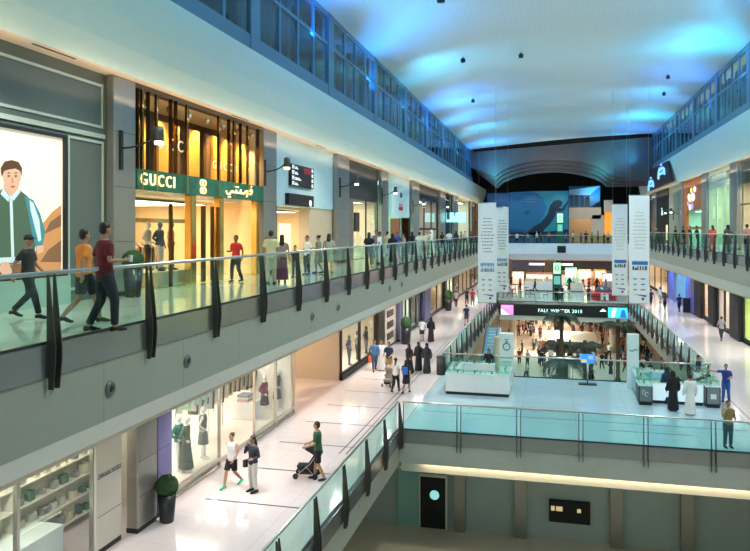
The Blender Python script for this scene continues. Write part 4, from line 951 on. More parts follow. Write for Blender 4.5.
MB().box(xx-.5, xx+.5, yy-.5, yy+.5, LF+.16, LF+.85).build('block', M_white, tb, bevel=.02)
for k in range(3): MB().box(xx-.3, xx+.2, yy-.35+.0*k, yy+.25, LF+.855+.09*k, LF+.94+.09*k).build('folded_garment', cloth([(.7, .5, .4), WHT, (.3, .35, .4)][k]), None, ['lowest', 'middle', 'topmost'][k]+' folded garment on the white display block of the fashion shop', 'clothes', 'folded clothes on the display block', bevel=.02)
for k, u in enumerate((222, 236, 250)): MB().box(-16.6, -16.5, yL(u, 16.6), yL(u+9, 16.6), -6.6, -4.6).build('picture_panel', cloth([(.35, .12, .05), (.5, .45, .35), (.25, .3, .22)][k]), None, ['rust brown', 'sand', 'moss green'][k]+' panel high on the back wall of the fashion shop', 'panel')
x_, y_ = -10.15, yL(167, 10.15); planter(x_, y_, LF, .75, 'clipped green ball shrub in a dark pot on the lower walkway beside the violet pier', .25, .30)
# warm lit side passage
y0, y1 = LR(294.5), LR(340)
struct('wall_left', MB().box(-20, -10.9, y1+.35, y1+.5, LF, ZL), mat('peach_wall', (.86, .60, .42), .55)); struct('wall_left', MB().box(-20, -19.9, y0, y1+.5, LF, ZL), MATS['peach_wall'])
struct('floor', MB().box(-20, -16, y0, y1+.5, LF-.25, LF), M_floorL); struct('ceiling', MB().box(-20, -10.9, y0, y1+.35, ZL-.05, ZL), M_soffit)
lamp('SPOT', 'passage_light', (-14, (y0+y1)/2-1, ZL-.15), (1, .72, .42), 900, (-14, (y0+y1)/2, LF), .3, angle=165); lamp('SPOT', 'passage_light', (-17.5, (y0+y1)/2-1, ZL-.15), (1, .72, .42), 500, (-17, (y0+y1)/2+1, LF), .3, angle=165)
# black framed shop
y0, y1 = LR(340), LR(383)
room(-1, LD, y0+.2, y1, LF, ZL, 5, mat('grey_warm', (.45, .40, .33), .6), M_floorL)
t = front(-1, LD, y0+.1, LR(375), LF, ZL, 2, [LF+.25], 'heavy black framed shop window at the corner of the warm passage', M_black, .3); MB().box(-10.85, -10.70, y0+.1, LR(375), LF, LF+.28).build('sill', M_black, t)
lampbox(-1, LD+.2, y0+1, y1-1, ZL-.15, 3.5, M_lampW, 'warm ceiling light of the black framed corner shop', 600, (1, .88, .65))
for k, (u, c, lb) in enumerate(((349, BLK, 'mannequin in black by the corner of the black framed shop'), (357, (.3, .25, .2), 'mannequin in brown in the black framed shop'), (366, (.08, .1, .12), 'mannequin in slate in the black framed shop'))): person(-11.6, yL(u, 11.6), LF, -90, lb, 'dummy', c, 'long', BLK, 'long', None, None, 1, 1.75, BLK, 'mannequins in the black framed shop', 'mannequin', 'mannequin', M_dumd)
for k, u in enumerate((352, 362, 371)): shelf_unit(-1, 15.4, yL(u-4, 15.4), yL(u+3.5, 15.4), LF, -4.8, 5, ['left', 'middle', 'right'][k]+' shelf unit in the black framed shop', mat('walnut', (.12, .07, .04), .5), [(.5, .2, .08), WHT, (.6, .5, .2), RED], ('shoe_box', 'item on the '+['left', 'middle', 'right'][k]+' shelves of the black framed shop', 'box'))
hg = thing('hanging_banner', (-10.3, LR(377), -5), 'narrow black and gold panel beside the black framed shop', 'sign'); MB().box(-10.9, -10.6, LR(375.5), LR(382), LF, ZL).build('panel', mat('black_gold', (.07, .05, .025), .3, .4, noise=.5, nscale=6), hg)
t = pier(-1, LD, LR(383), LR(394.5), LF, ZL, 'cream wall panel hung with small dark framed pictures', mat('cream_clad2', (.78, .72, .60), .5), .1)
for k in range(4): MB().box(-10.71, -10.66, LR(385.5), LR(391.5), -5.1-.75*k, -4.65-.75*k).build('framed_picture', mat('picture_dark', (.10, .08, .07), .5), None, ['topmost', 'second', 'third', 'lowest'][k]+' small dark framed picture on the cream wall panel', 'picture', 'pictures on the cream panel')
pier(-1, LD, LR(396), LR(399.5), LF, ZL, 'lilac grey pier right of the cream picture panel', mat('lilac_pier', (.28, .26, .42), .4), .3)
def small_shop(u0, u1, wm, lampm, lab, goods, power, fm=M_dark, cols=2, tint=(1, .88, .65)):
    y0, y1 = LR(u0), LR(u1); room(-1, LD, y0, y1, LF, ZL, 4, wm, M_floorL); front(-1, LD, y0, y1, LF, ZL, cols, [LF+.2], 'glass front of the %s' % lab, fm, .18)
    lampbox(-1, LD+.2, y0+.6, y1-.6, ZL-.15, 3, lampm, 'ceiling light of the %s' % lab, power, tint)
    if goods: shelf_unit(-1, 12.6, y0+.6, y1-.6, LF, -4.6, 6, 'wall of goods in the %s' % lab, mat('goods_wall', (.55, .42, .28), .6), goods, ('parcel', 'item on the wall of the %s' % lab, 'box'), None, max(1.0, (y1-y0)*.22), .45)
small_shop(400.5, 410, mat('pale_mint', (.62, .72, .62), .6), M_lampN, 'pale shop behind the tall black planter', None, 350)
small_shop(410.5, 421, mat('espresso', (.05, .035, .03), .5), M_lampW, 'dark brown shop on the lower walkway', None, 25)
pier(-1, LD, LR(422), LR(427.5), LF, ZL, 'violet blue pier right of the dark brown shop', MATS['violet_pier'], .3)
small_shop(429, 443, mat('warm_goods', (.75, .55, .35), .6), M_lampW, 'warm shop beyond the violet blue pier', [(.7, .45, .2), (.3, .15, .08), WHT, (.5, .3, .15)], 700, tint=(1, .8, .5))
pier(-1, LD, LR(443), LR(445), LF, ZL, 'dark slim pier right of the warm goods shop', M_dark, .25)
small_shop(445.5, 453, mat('pale_green_shop', (.70, .74, .60), .6), M_lampN, 'pale green shop behind the second planter', None, 600)
small_shop(454, 470, MATS['warm_goods'], M_lampW, 'far warm shop on the left lower walkway', [(.3, .15, .08), WHT, RED, BLK], 700, cols=4)
small_shop(471, 486, MATS['shop_white'], M_lampN, 'last white shop on the left lower walkway', [(.3, .25, .2), WHT, BLK], 800, cols=5)
def tall_planter(u, v, z, lb, h=1.5):
    x, y = ground(u, v, z); t = thing('potted_shrub', (x, y, z), lb, 'plant'); MB().lathe([(.30, 0), (.36, h*.75), (.33, h*.75), (.32, h*.7)], (x, y, z), 16).build('pot', MATS['pot_charcoal'], t)
    q = MB(); q.lathe([(.30, h*.72), (.38, h*.9), (.34, h*1.15), (.15, h*1.25)], (x, y, z), 14); q.build('foliage', MATS['boxwood'], t)
tall_planter(406, 344, LF, 'tall charcoal planter with a clipped green shrub before the pale shop'); tall_planter(448.5, 310.5, LF, 'far tall dark planter with a green shrub near the pale green shop', 1.6)
def bin_(u, v, z, lb, h=1.05):
    x, y = ground(u, v, z); t = thing('litter_bin', (x, y, z), lb, 'bin'); MB().lathe([(.24, 0), (.25, .03), (.25, h-.12), (.22, h-.12), (.22, h-.1)], (x, y, z), 18).build('body', M_dark, t); MB().lathe([(.26, h-.09), (.26, h-.03), (.14, h), (.12, h-.02)], (x, y, z), 18).build('lid', mat('bin_lid', (.06, .06, .065), .3, .5), t)
bin_(441, 374.5, LF, 'dark cylindrical litter bin left of the white kiosk')

# ================================================================== LOWER RIGHT FRONT (x=13)
def rs(u0, u1, wm, lampm, lab, power, tint=(1, .88, .65), goods=None, cols=2, fm=M_black, ft=.3):
    y0, y1 = yR(u1, 13), yR(u0, 13); room(1, 13, y0, y1, LF, -3.85, 4.5, wm, M_floorL, 'wall_right'); front(1, 13, y0, y1, LF, -3.85, cols, [LF+.2], 'glass front of the %s' % lab, fm, ft)
    lampbox(1, 13.2, y0+.6, y1-.6, -4.0, 3.5, lampm, 'ceiling light of the %s' % lab, power, tint)
    if goods: shelf_unit(1, 16.6, y0+.8, y1-.8, LF, -4.8, 6, 'goods wall in the %s' % lab, mat('goods_wall', (.55, .42, .28), .6), goods, ('parcel', 'item on the wall of the %s' % lab, 'box'), None, max(1.0, (y1-y0)*.22), .45)
rs(743, 790, mat('lime_wall', (.60, .75, .20), .6), M_lampN, 'yellow green shop on the lower right walkway', 900, (.9, 1, .45), [(.7, .7, .1), (.2, .5, .1), WHT])
pier(1, 13, yR(743, 13), yR(733.5, 13), LF, -3.85, 'wide black pier left of the yellow green shop', M_black, .3)
rs(717.5, 733, mat('rs_wall', (.55, .45, .38), .6), M_lampN, 'clothes shop between black piers, lower right', 700, (1, .9, .75), [BLK, GRY, WHT, NAV])
for k, u in enumerate((720, 724, 728)): person(13.9, yR(u, 13.9), LF, 90, ['right', 'middle', 'left'][2-k]+' dark dressed mannequin in the clothes shop between black piers', 'dummy', [BLK, GRY, NAV][k], 'long', BLK, 'long', None, None, 1, 1.75, BLK, 'mannequins on the right lower walkway', 'mannequin', 'mannequin', M_dumd)
pier(1, 13, yR(717.5, 13), yR(711.5, 13), LF, -3.85, 'black pier right of the peach lit entrance', M_black, .3)
rs(703.5, 711.5, mat('peach_room', (.85, .62, .50), .6), M_lampW, 'peach lit entrance on the right lower walkway', 700, (1, .8, .6), None, 1)
pier(1, 13, yR(703.5, 13), yR(697.5, 13), LF, -3.85, 'black pier left of the peach lit entrance', M_black, .3)
pier(1, 13, yR(697.5, 13), yR(693.5, 13), LF, -3.85, 'violet pier at the right end of the blue wall', mat('violet2', (.18, .15, .55), .4), .3)
MB().box(13, 13.3, yR(693.5, 13), yR(668, 13), LF, -3.85).build('mural_panel', mat('blue_mural', (.02, .09, .42), .4, noise=.9, nscale=.5), None, 'long deep blue hoarding panel on the right lower walkway', 'hoarding')
MB().box(12.96, 12.995, yR(686, 13), yR(676, 13), LF+.6, -4.6).build('mural_panel', mat('cyan_mural', (.05, .38, .55), .4, noise=.5, nscale=.8), None, 'lighter cyan picture panel on the deep blue hoarding', 'hoarding')
for k in range(3): lamp('SPOT', 'mural_light', (11.6, yR(672+8*k, 13), -4.0), (.5, .55, 1), 260, (13, yR(672+8*k, 13), -6.5), .2, angle=110)
rs(640, 668, mat('far_cream', (.8, .6, .4), .6), M_lampW, 'far warm shop beyond the blue hoarding', 900, (1, .8, .55), [RED, (.7, .3, .05), WHT, BLK], 5)
x, y = ground(689, 312.5, LF); x -= .2; t = thing('litter_bin', (x, y, LF), 'tall black square bin against the blue hoarding', 'bin'); MB().box(x-.3, x+.3, y-.3, y+.3, LF, LF+1.3).build('body', M_black, t, bevel=.03); MB().box(x-.32, x+.32, y-.32, y+.32, LF+1.31, LF+1.4).build('lid', M_dark, t, bevel=.02)

# ================================================================== KIOSKS ON THE NEAR BRIDGE
def case_items(x0, x1, y0, y1, z, lab, n):
    for k in range(n):
        xx = x0+(x1-x0)*(k+.5)/n if x1-x0 > y1-y0 else (x0+x1)/2; yy = y0+(y1-y0)*(k+.5)/n if y1-y0 >= x1-x0 else (y0+y1)/2
        MB().lathe([(.045, 0), (.05, .02), (.018, .05), (.02, .10), (.035, .13)], (xx, yy, z), 8).build('display_stand', cloth([WHT, (.05, .06, .06), (.5, .42, .25)][k % 3]), None, 'small trinket stand in the %s' % lab, 'trinket', 'trinkets in the '+lab)
def counter(k, x0, x1, y0, y1, lab, hb=1.02, hg=.22, body=M_white):
    MB().box(x0+.03, x1-.03, y0+.03, y1-.03, LF, LF+.14).build('plinth', M_dark, k); b = MB().box(x0, x1, y0, y1, LF+.14, LF+hb-.04).build('counter', body, k, bevel=.01)
    MB().box(x0-.01, x1+.01, y0-.01, y1+.01, LF+hb-.04, LF+hb).build('counter_top', mat('top_white', (.78, .82, .78), .15), k)
    if hg:
        q = MB(); q.box(x0+.03, x1-.03, y0+.03, y0+.04, LF+hb, LF+hb+hg); q.box(x0+.03, x1-.03, y1-.04, y1-.03, LF+hb, LF+hb+hg); q.box(x0+.03, x0+.04, y0+.04, y1-.04, LF+hb, LF+hb+hg); q.box(x1-.04, x1-.03, y0+.04, y1-.04, LF+hb, LF+hb+hg); q.box(x0+.03, x1-.03, y0+.03, y1-.03, LF+hb+hg, LF+hb+hg+.012)
        q.build('glass_case', glass('case_glass', (.88, .98, .95), .12), k); case_items(x0+.15, x1-.15, y0+.1, y1-.1, LF+hb+.003, lab, max(3, int(max(x1-x0, y1-y0)/.28)))
k1 = thing('kiosk', (-3.5, 35.5, LF), 'square white jewellery kiosk with low glass cases on the near bridge', 'kiosk')
counter(k1, -5.03, -2.0, 34.0, 34.55, 'front of the white kiosk', hg=.10); counter(k1, -5.03, -4.5, 34.56, 37.1, 'left side of the white kiosk'); counter(k1, -2.55, -2.0, 34.56, 36.3, 'right side of the white kiosk', hg=.3); counter(k1, -4.49, -2.9, 36.6, 37.1, 'back of the white kiosk', hg=.08)
tw = MB().box(-2.62, -1.95, 36.45, 36.95, LF, LF+2.65).build('tower', mat('tower_white', (.78, .86, .85), .35), k1, bevel=.015)
q = MB(); cx, cz = -2.28, LF+2.0
q.add([], []); ring = [(cx+.17*cos(a), 36.435, cz+.17*sin(a)) for a in [2*pi*i/20 for i in range(21)]]; q.tube(ring, .025, 6); q.box(cx-.06, cx+.06, 36.42, 36.44, cz+.22, cz+.28); q.box(cx-.10, cx+.10, 36.42, 36.44, cz+.36, cz+.39)
q.build('emblem', M_ink, tw); MB().box(-2.6, -1.97, 36.43, 36.448, LF+1.42, LF+1.45).build('seam', M_dark, tw)
k2 = thing('kiosk', (5.4, 35.6, LF), 'right hand kiosk of glass cases with grey panels and a white tower', 'kiosk')
gp = mat('kiosk_grey_panel', (.22, .24, .25), .3, .3); CT = mat('kiosk_aqua', (.35, .62, .70), .3)
counter(k2, 3.75, 4.35, 34.0, 35.2, 'left front case of the grey panelled kiosk', .9, .55, M_dark); MB().box(3.8, 4.3, 33.97, 33.998, LF+.18, LF+.84).build('logo_panel', gp, k2); q = MB()
for a_, b_ in ((-.07, .05), (.06, -.04)): q.tube([(4.03+a_+.07*cos(t_*pi/6), 33.955, LF+.55+b_+.09*sin(t_*pi/6)) for t_ in range(11)], .015, 5)
q.build('logo', M_white, k2)
counter(k2, 6.6, 7.2, 34.2, 35.2, 'right front case of the grey panelled kiosk', .95, .3, M_dark); MB().box(6.65, 7.15, 34.17, 34.198, LF+.18, LF+.88).build('logo_panel', gp, k2); MB().box(6.78, 7.02, 34.155, 34.168, LF+.4, LF+.62).build('logo', M_white, k2)
counter(k2, 4.4, 6.55, 34.5, 35.0, 'middle case of the grey panelled kiosk', .95, .12, mat('lit_counter', (.75, .92, 1), .3, emit=.35)); counter(k2, 3.8, 4.3, 35.25, 37.4, 'left side of the grey panelled kiosk', 1.0, .12, CT); counter(k2, 6.65, 7.2, 35.25, 37.4, 'right side of the grey panelled kiosk', .95, .35, CT); counter(k2, 4.35, 5.3, 36.9, 37.4, 'back of the grey panelled kiosk', 1.0, .1, CT)
MB().box(3.6, 4.15, 37.45, 37.8, LF, LF+2.7).build('tower', MATS['tower_white'], k2, bevel=.015); q = MB(); q.tube([(3.68, 37.435, LF+1.9), (3.85, 37.435, LF+1.85), (3.95, 37.435, LF+1.95), (4.08, 37.435, LF+1.93)], .02, 5); q.build('logo', M_ink, k2)
MB().prism([(6.2, LF+1.0), (6.9, LF+1.35), (6.95, LF+1.3), (6.25, LF+.96)], 'y', 34.9, 35.25).build('tilted_screen', M_black, k2)
# digital sign on the bridge
x, y = ground(587.5, 384.5, LF); t = thing('digital_sign', (x, y, LF), 'small standing sign with a bright blue screen behind the bridge kiosks', 'sign')
MB().box(x-.45, x+.45, y-.22, y+.22, LF, LF+.05).build('base', M_black, t); MB().tube([(x, y, LF+.05), (x, y, LF+1.1)], .035, 8).build('pole', M_steel, t)
MB().box(x-.34, x+.34, y-.03, y+.03, LF+1.1, LF+1.55).build('screen', mat('blue_screen', (.03, .25, .75), emit=.8), t); MB().box(x-.30, x-.05, y-.045, y-.031, LF+1.14, LF+1.28).build('symbol', mat('screen_orange', (.8, .5, .15), emit=.7), t); MB().box(x+.05, x+.28, y-.045, y-.031, LF+1.3, LF+1.48).build('symbol', M_white, t)

# ================================================================== BANNERS
def banner(u0, u1, v0, v1, Y, label, arabic, seed):
    x0, x1 = atY(u0, Y), atY(u1, Y); z1, z0 = zY((u0+u1)/2, v0, Y), zY((u0+u1)/2, v1, Y); W = x1-x0; H = z1-z0; rn = random.Random(seed)
    t = thing('hanging_banner', ((x0+x1)/2, Y, z0), label, 'banner')
    q = MB(); n = 14
    fr = [(x0, Y), (x1, Y), (x1, Y+.02), (x0, Y+.02)]
    q.box(x0, x1, Y, Y+.02, z0+.04, z1-.04).build('cloth', mat('banner_cloth', (.80, .82, .84), .8, emit=0), t)
    MB().tube([(x0-.03, Y+.01, z1-.03), (x1+.03, Y+.01, z1-.03)], .03, 8).build('top_bar', M_steel, t); MB().tube([(x0-.03, Y+.01, z0+.03), (x1+.03, Y+.01, z0+.03)], .03, 8).build('bottom_bar', M_steel, t)
    for s in (x0+.06, x1-.06): MB().tube([(s, Y+.01, z1), (s, Y+.01, 10.6)], .006, 4).build('cable', M_steel, t)
    q = MB(); y = Y-.004
    for r in range(11):
        zz = z1-H*(.16+.033*r); L = W*(.22+.5*(1-abs(r-5)/9)*rn.uniform(.75, 1)); xx = (x0+x1)/2-L/2
        while xx < (x0+x1)/2+L/2:
            w = rn.uniform(.05, .16); hh = .035
            if arabic: q.tube([(xx, y, zz), (xx+w*.3, y, zz+rn.uniform(-.03, .05)), (xx+w*.7, y, zz-.015), (xx+w, y, zz+rn.uniform(0, .07))], .012, 4, 0, False)
            else: q.box(xx, xx+w, y, y+.003, zz-hh*rn.uniform(.6, 1), zz+hh)
            xx += w+.05
    q.build('printed_text', M_ink, t)
    zt = z1-H*.60; zb = z1-H*(.69)
    q = MB(); q.box(x0+W*.15, x1-W*.08, y, y+.003, zb, zt, 0)
    if arabic:
        q.box(x0+W*.15, x1-W*.08, y-.002, y, zt-(zt-zb)*.45, zt-(zt-zb)*.1, 1)
        for k in range(6): a = x0+W*(.17+.12*k); q.box(a, a+W*rn.uniform(.06, .11), y-.004, y-.0021, zb, zb+(zt-zb)*rn.uniform(.2, .45), 2)
    else:
        for k in range(9): a = x0+W*(.15+.083*k); q.box(a, a+W*.05, y-.004, y, zt-(zt-zb)*rn.uniform(.3, .42), zt-(zt-zb)*.03, 1)
        for k in range(9): a = x0+W*(.15+.083*k); q.box(a, a+W*rn.uniform(.03, .07), y-.004, y, zb, zb+(zt-zb)*rn.uniform(.25, .5), 2)
    q.build('printed_picture', [mat('pic_sky', (.55, .68, .78), .8), M_blueink, mat('pic_dark', (.06, .05, .05), .8)], t)
    q = MB()
    for r in range(3):
        for c in (.3, .68): w = W*rn.uniform(.05, .12); cx = x0+W*c; zz = z1-H*(.77+.05*r); q.box(cx-w, cx+w, y, y+.003, zz-.04, zz+.04, r % 2)
    zz = z1-H*.925; q.prism([(x0+W*.2, zz+.1), (x1-W*.15, zz+.05), (x1-W*.15, zz-.08), (x0+W*.55, zz)], 'y', y, y+.003, 2); q.ball((x0+W*.68, y, zz-.2), (.09, .006, .1), 8, 6, 2)
    q.build('printed_logos', [M_ink, M_blueink, mat('pic_violet', (.10, .07, .28), .8)], t)
banner(478, 496, 202.5, 303, 54, 'large white banner, leftmost of the two hanging at left, with lines of latin text', False, 1)
banner(495.3, 508.5, 207, 292.5, 60, 'smaller white banner, hanging just right of the large left one', False, 2)
banner(612, 627.5, 204, 296, 57, 'smaller white banner with arabic text, left of the large right one', True, 3)
banner(629, 649.5, 195, 304, 50, 'large white banner with arabic text, rightmost of the four', True, 4)

# ================================================================== FAR UPPER LEVEL
Y = 104.0; hb = thing('hoarding', (atY(528, Y), Y, UF), 'wide blue hoarding picturing a dark diver silhouette under water', 'hoarding')
def HP(u, v, lay): return (atY(u, Y), Y-.01-.01*lay, zY(u, v, Y))
q = MB(); a, b, c, d = HP(487, 193.5, 0), HP(569, 190.6, 0), HP(569, 243, 0), HP(487, 243, 0)
q.prism([(a[0], a[2]), (b[0], b[2]), (c[0], UF), (d[0], UF)], 'y', Y, Y+.15, 0)
def hpoly(pts, mi, lay): P2 = [HP(470+x/7.5, 180+y/7.5, lay) for x, y in pts]; q.add(P2, [tuple(range(len(P2)))], mi)
hpoly([(300, 92), (470, 84), (560, 82), (620, 230), (560, 350), (430, 380), (300, 360)], 1, 1)
hpoly([(480, 84), (735, 82), (735, 430), (560, 400), (520, 330), (580, 210), (540, 130)], 2, 2)
hpoly([(420, 400), (470, 355), (530, 320), (580, 260), (600, 190), (630, 155), (665, 148), (695, 165), (685, 195), (650, 215), (640, 270), (600, 330), (560, 370), (520, 440)], 3, 3)
hpoly([(640, 200), (690, 215), (735, 150), (735, 175), (700, 235), (650, 240)], 3, 4); hpoly([(395, 240), (430, 228), (455, 240), (430, 262)], 4, 4)
hpoly([(130, 430), (735, 430), (735, 370), (600, 385), (420, 395), (130, 370)], 3, 3)
for r in range(5): hpoly([(395, 110+r*22), (520, 106+r*22), (520, 111+r*22), (395, 115+r*22)], 4, 4)
q.build('panel', [mat('hb_blue', (.004, .05, .16), .5, emit=.18), mat('hb_mid', (.004, .09, .20), .5, emit=.18), mat('hb_teal', (.006, .17, .21), .5, emit=.2), mat('hb_dark', (.001, .012, .035), .5, emit=.1), mat('hb_text', (.004, .05, .10), .5, emit=.15)], hb)
for k in range(4): lamp('SPOT', 'hoarding_light', (-7+4*k, 100.5, 6.2), (.8, .95, 1), 350, (-7+4*k, 104, 1), .2, angle=80)
def totem(u, Y, z, h, wd, lb):
    x = atY(u, Y); t = thing('information_totem', (x, Y, z), lb, 'sign'); MB().box(x-wd/2, x+wd/2, Y-.2, Y+.2, z, z+h).build('body', mat('totem_dark', (.01, .09, .06), .4), t, bevel=.02)
    MB().box(x-wd*.4, x+wd*.4, Y-.22, Y-.202, z+h*.68, z+h*.97).build('screen', mat('totem_green', (.45, .85, .50), emit=.9), t); MB().box(x-wd*.35, x+wd*.35, Y-.22, Y-.202, z+h*.4, z+h*.62).build('picture', mat('totem_pic', (.15, .5, .4), emit=.5), t); MB().tube([(x+wd*.2*cos(a_*pi/6), Y-.23, z+h*.83+wd*.25*sin(a_*pi/6)) for a_ in range(13)], wd*.05, 5).build('emblem', M_ink, t)
totem(560, 99.5, UF, 4.2, .95, 'green lit information totem on the far upper bridge before the blue hoarding'); totem(557, 83.5, LF, 4.3, 1.0, 'green lit information totem on the lower bridge above the FALL WINTER sign')
# far shop right of the hoarding
Y = 112
def FB(u0, u1, v0, v1, y, d, m, name='wall_back'): struct(name, MB().box(atY(u0, y), atY(u1, y), y, y+d, zY((u0+u1)/2, v1, y), zY((u0+u1)/2, v0, y)), m)
M_pc = mat('far_cream_wall', (.72, .66, .55), .5); FB(569, 601, 207.5, 219, Y, .3, M_pc); FB(592, 604, 215, 236, Y, .3, M_pc); FB(569, 614, 219, 245, Y+6, .3, mat('far_interior', (.6, .42, .28), .6)); FB(604, 613, 200, 212, Y, .3, M_pc)
FB(604.6, 612.5, 211, 236, Y+1, .3, mat('orange_lit', (1, .36, .05), emit=.7)); FB(569, 600.5, 186, 207.5, Y+3, .3, mat('far_blue_lit', (.03, .16, .32), .5))  # blue light in the window box is put into the rear wall colour
w_ = thing('window_20', (atY(580, Y), Y, 3.5), None, None); w_['kind'] = 'structure'; q = MB()
xa, xb = atY(569, Y), atY(590, Y); za, zb2 = zY(580, 206.5, Y), zY(580, 195, Y)
for k in range(5): xx = xa+(xb-xa)*k/4; q.box(xx-.06, xx+.06, Y-.06, Y+.06, za, zb2)
q.box(xa, xb, Y-.05, Y+.05, za-.1, za); q.box(xa, xb, Y-.05, Y+.05, zb2, zb2+.15); q.build('window_frame', M_frame, w_); MB().box(xa, xb, Y-.01, Y+.01, za, zb2).build('pane', M_sglass, w_)
m = MB(); m.prism([(atY(569, Y), zY(569, 190, Y)), (atY(600, Y), zY(600, 186, Y)), (atY(590, Y), zY(590, 195, Y)), (atY(569, Y), zY(569, 195, Y))], 'y', Y-.1, Y); struct('trim_10', m, mat('pale_cove', (.6, .75, .8), .5))
m = MB(); m.prism([(atY(590.5, Y), zY(590.5, 195, Y)), (atY(600, Y), zY(600, 186, Y)), (atY(600, Y), zY(600, 201, Y)), (atY(590.5, Y), zY(590.5, 207, Y))], 'y', Y-.1, Y+.1); struct('trim_10', m, mat('blue_lit_cove', (.05, .30, .55), .5))  # brighter blue light on the slanted panel, put into its colour
lamp('SPOT', 'cyan_cove', (atY(594, 109), 109, 5.0), (.05, .5, 1), 500, (atY(594, 112), 112, 6.5), .2, angle=100, blend=1); lamp('SPOT', 'far_shop_light', (atY(590, 114), 114, 3.2), (1, .8, .5), 500, (atY(590, 116), 116, -1), .2, angle=150); lamp('SPOT', 'far_front_light', (atY(590, 106), 106, 6), (1, .9, .75), 700, (atY(590, 112), 112, 1), .2, angle=80)
# far upper seating behind the railing
def chair(x, y, z, lb, c, rz=0):
    t = thing('cafe_chair', (x, y, z), lb, 'chair', rz=rz)
    def mk(n, m): me = bpy.data.meshes.new(n); me.from_pydata(m.v, [], m.f); me.materials.append(c); o = bpy.data.objects.new(n, me); COL.objects.link(o); o.parent = t
    mk('seat', MB().box(-.24, .24, -.24, .24, .42, .48)); mk('backrest', MB().box(-.24, .24, .2, .25, .48, .95))
    for a, b in ((-.2, -.2), (.2, -.2), (-.2, .2), (.2, .2)): mk('leg', MB().tube([(a, b, 0), (a, b, .43)], .02, 5))
    return t
wood = mat('dark_wood', (.06, .03, .02), .5)
# ================================================================== FAR LOWER LEVEL: cafe
def far_thing(name, u0, u1, y, z, h, d, m, lb, cat): return MB().box(atY(u0, y), atY(u1, y), y, y+d, z, z+h).build(name, m, None, lb, cat, bevel=.05)
k3 = thing('cafe_counter', (atY(540, 95), 95, LF), 'long white cafe counter with a dark plinth on the far lower level', 'counter')
xa, xb = atY(524.5, 94), atY(553, 94); MB().box(xa, xb, 94, 96, LF+.12, LF+1.25).build('body', M_white, k3, bevel=.05); MB().box(xa+.1, xb-.1, 94.1, 95.9, LF, LF+.12).build('plinth', M_dark, k3)
for i in range(3): MB().box(xa+.1+i*(xb-xa)/3, xa+(i+1)*(xb-xa)/3-.1, 94.2, 94.7, LF+1.251, LF+1.6).build('pastry_case', mat('case_warm', (.85, .6, .35), .4), k3)
k4 = thing('cafe_counter', (atY(540, 108), 108, LF), 'second pale counter behind the long white cafe counter', 'counter'); xa, xb = atY(526, 108), atY(566, 108)
MB().box(xa, xb, 108, 109, LF, LF+1.3).build('body', M_white, k4, bevel=.05); MB().box(xa+.2, xb-.2, 108.2, 108.8, LF+1.301, LF+1.6).build('machine_row', mat('machine', (.3, .15, .1), .4), k4)
t = thing('cafe_sign', (atY(528, 112), 112, LF+3.4), 'dark violet fascia with a pale strip over the cafe on the far lower level', 'sign')
MB().box(atY(512, 111), atY(544, 111), 111, 111.3, -6.2+.2, -4.4).build('board', mat('violet_board', (.02, .02, .07), .5), t); MB().box(atY(529, 111), atY(544.5, 111), 110.9, 110.99, -5.35, -5.05).build('lit_strip', mat('strip_white', (1, .9, .75), emit=1.2), t)
for u in (513, 543.5): MB().box(atY(u, 111)-.1, atY(u, 111)+.1, 111.05, 111.25, LF, -6.0).build('post', M_dark, t)
t = thing('cafe_sign', (atY(565, 112), 112, LF+3.4), 'black fascia with a pale strip right of the cafe totem', 'sign'); MB().box(atY(556, 111), atY(612, 111), 111, 111.3, -6.1, -4.2).build('board', M_black, t); MB().box(atY(560, 111), atY(573, 111), 110.9, 110.99, -5.35, -5.05).build('lit_strip', MATS['strip_white'], t)
for u in (557, 611): MB().box(atY(u, 111)-.1, atY(u, 111)+.1, 111.05, 111.25, LF, -6.1).build('post', M_dark, t)
cn = 0
for u, y in ((503, 84.5), (508, 91), (521, 84.5), (526, 91), (539, 84.5), (514, 96)):
    t = thing('cafe_table', (atY(u, y), y, LF), ['first', 'second', 'third', 'fourth', 'fifth', 'sixth'][cn]+' small round cafe table counted from the left hanging banners', 'table', 'cafe tables'); x = atY(u, y)
    MB().lathe([(.38, .70), (.40, .73), (.38, .75)], (x, y, LF), 14).build('tabletop', wood, t); MB().lathe([(.22, 0), (.2, .02), (.03, .05), (.03, .70)], (x, y, LF), 10).build('pedestal', M_dark, t)
    for s in (-1, 1): chair(x+s*.72, y, LF, ('left' if s < 0 else 'right')+' dark chair at the '+['first', 'second', 'third', 'fourth', 'fifth', 'sixth'][cn]+' round cafe table', wood, s*-pi/2)
    cn += 1
x, y = atY(604, 83.5), 83.8; t = thing('round_stand', (x, y, LF), 'round red promotion stand with a white emblem on the lower bridge', 'stand')
MB().lathe([(1.35, 0), (1.4, .1), (1.4, .95), (1.3, 1.0)], (x, y, LF), 32).build('drum', mat('stand_red', (.65, .02, .03), .3), t); MB().lathe([(1.42, .42), (1.42, .50)], (x, y, LF), 32).build('band', M_dark, t)
q = MB(); q.box(x-.42, x-.12, y-1.45, y-1.38, LF+.12, LF+.85); q.box(x+.12, x+.42, y-1.45, y-1.38, LF+.12, LF+.85); q.box(x-.12, x+.12, y-1.45, y-1.38, LF+.55, LF+.7); q.build('emblem', M_white, t)
MB().lathe([(1.0, 1.0), (1.05, 1.05), (.7, 1.45), (.2, 1.6)], (x, y, LF), 20).build('display_mound', mat('mound_grey', (.12, .14, .18), .3, .5), t)
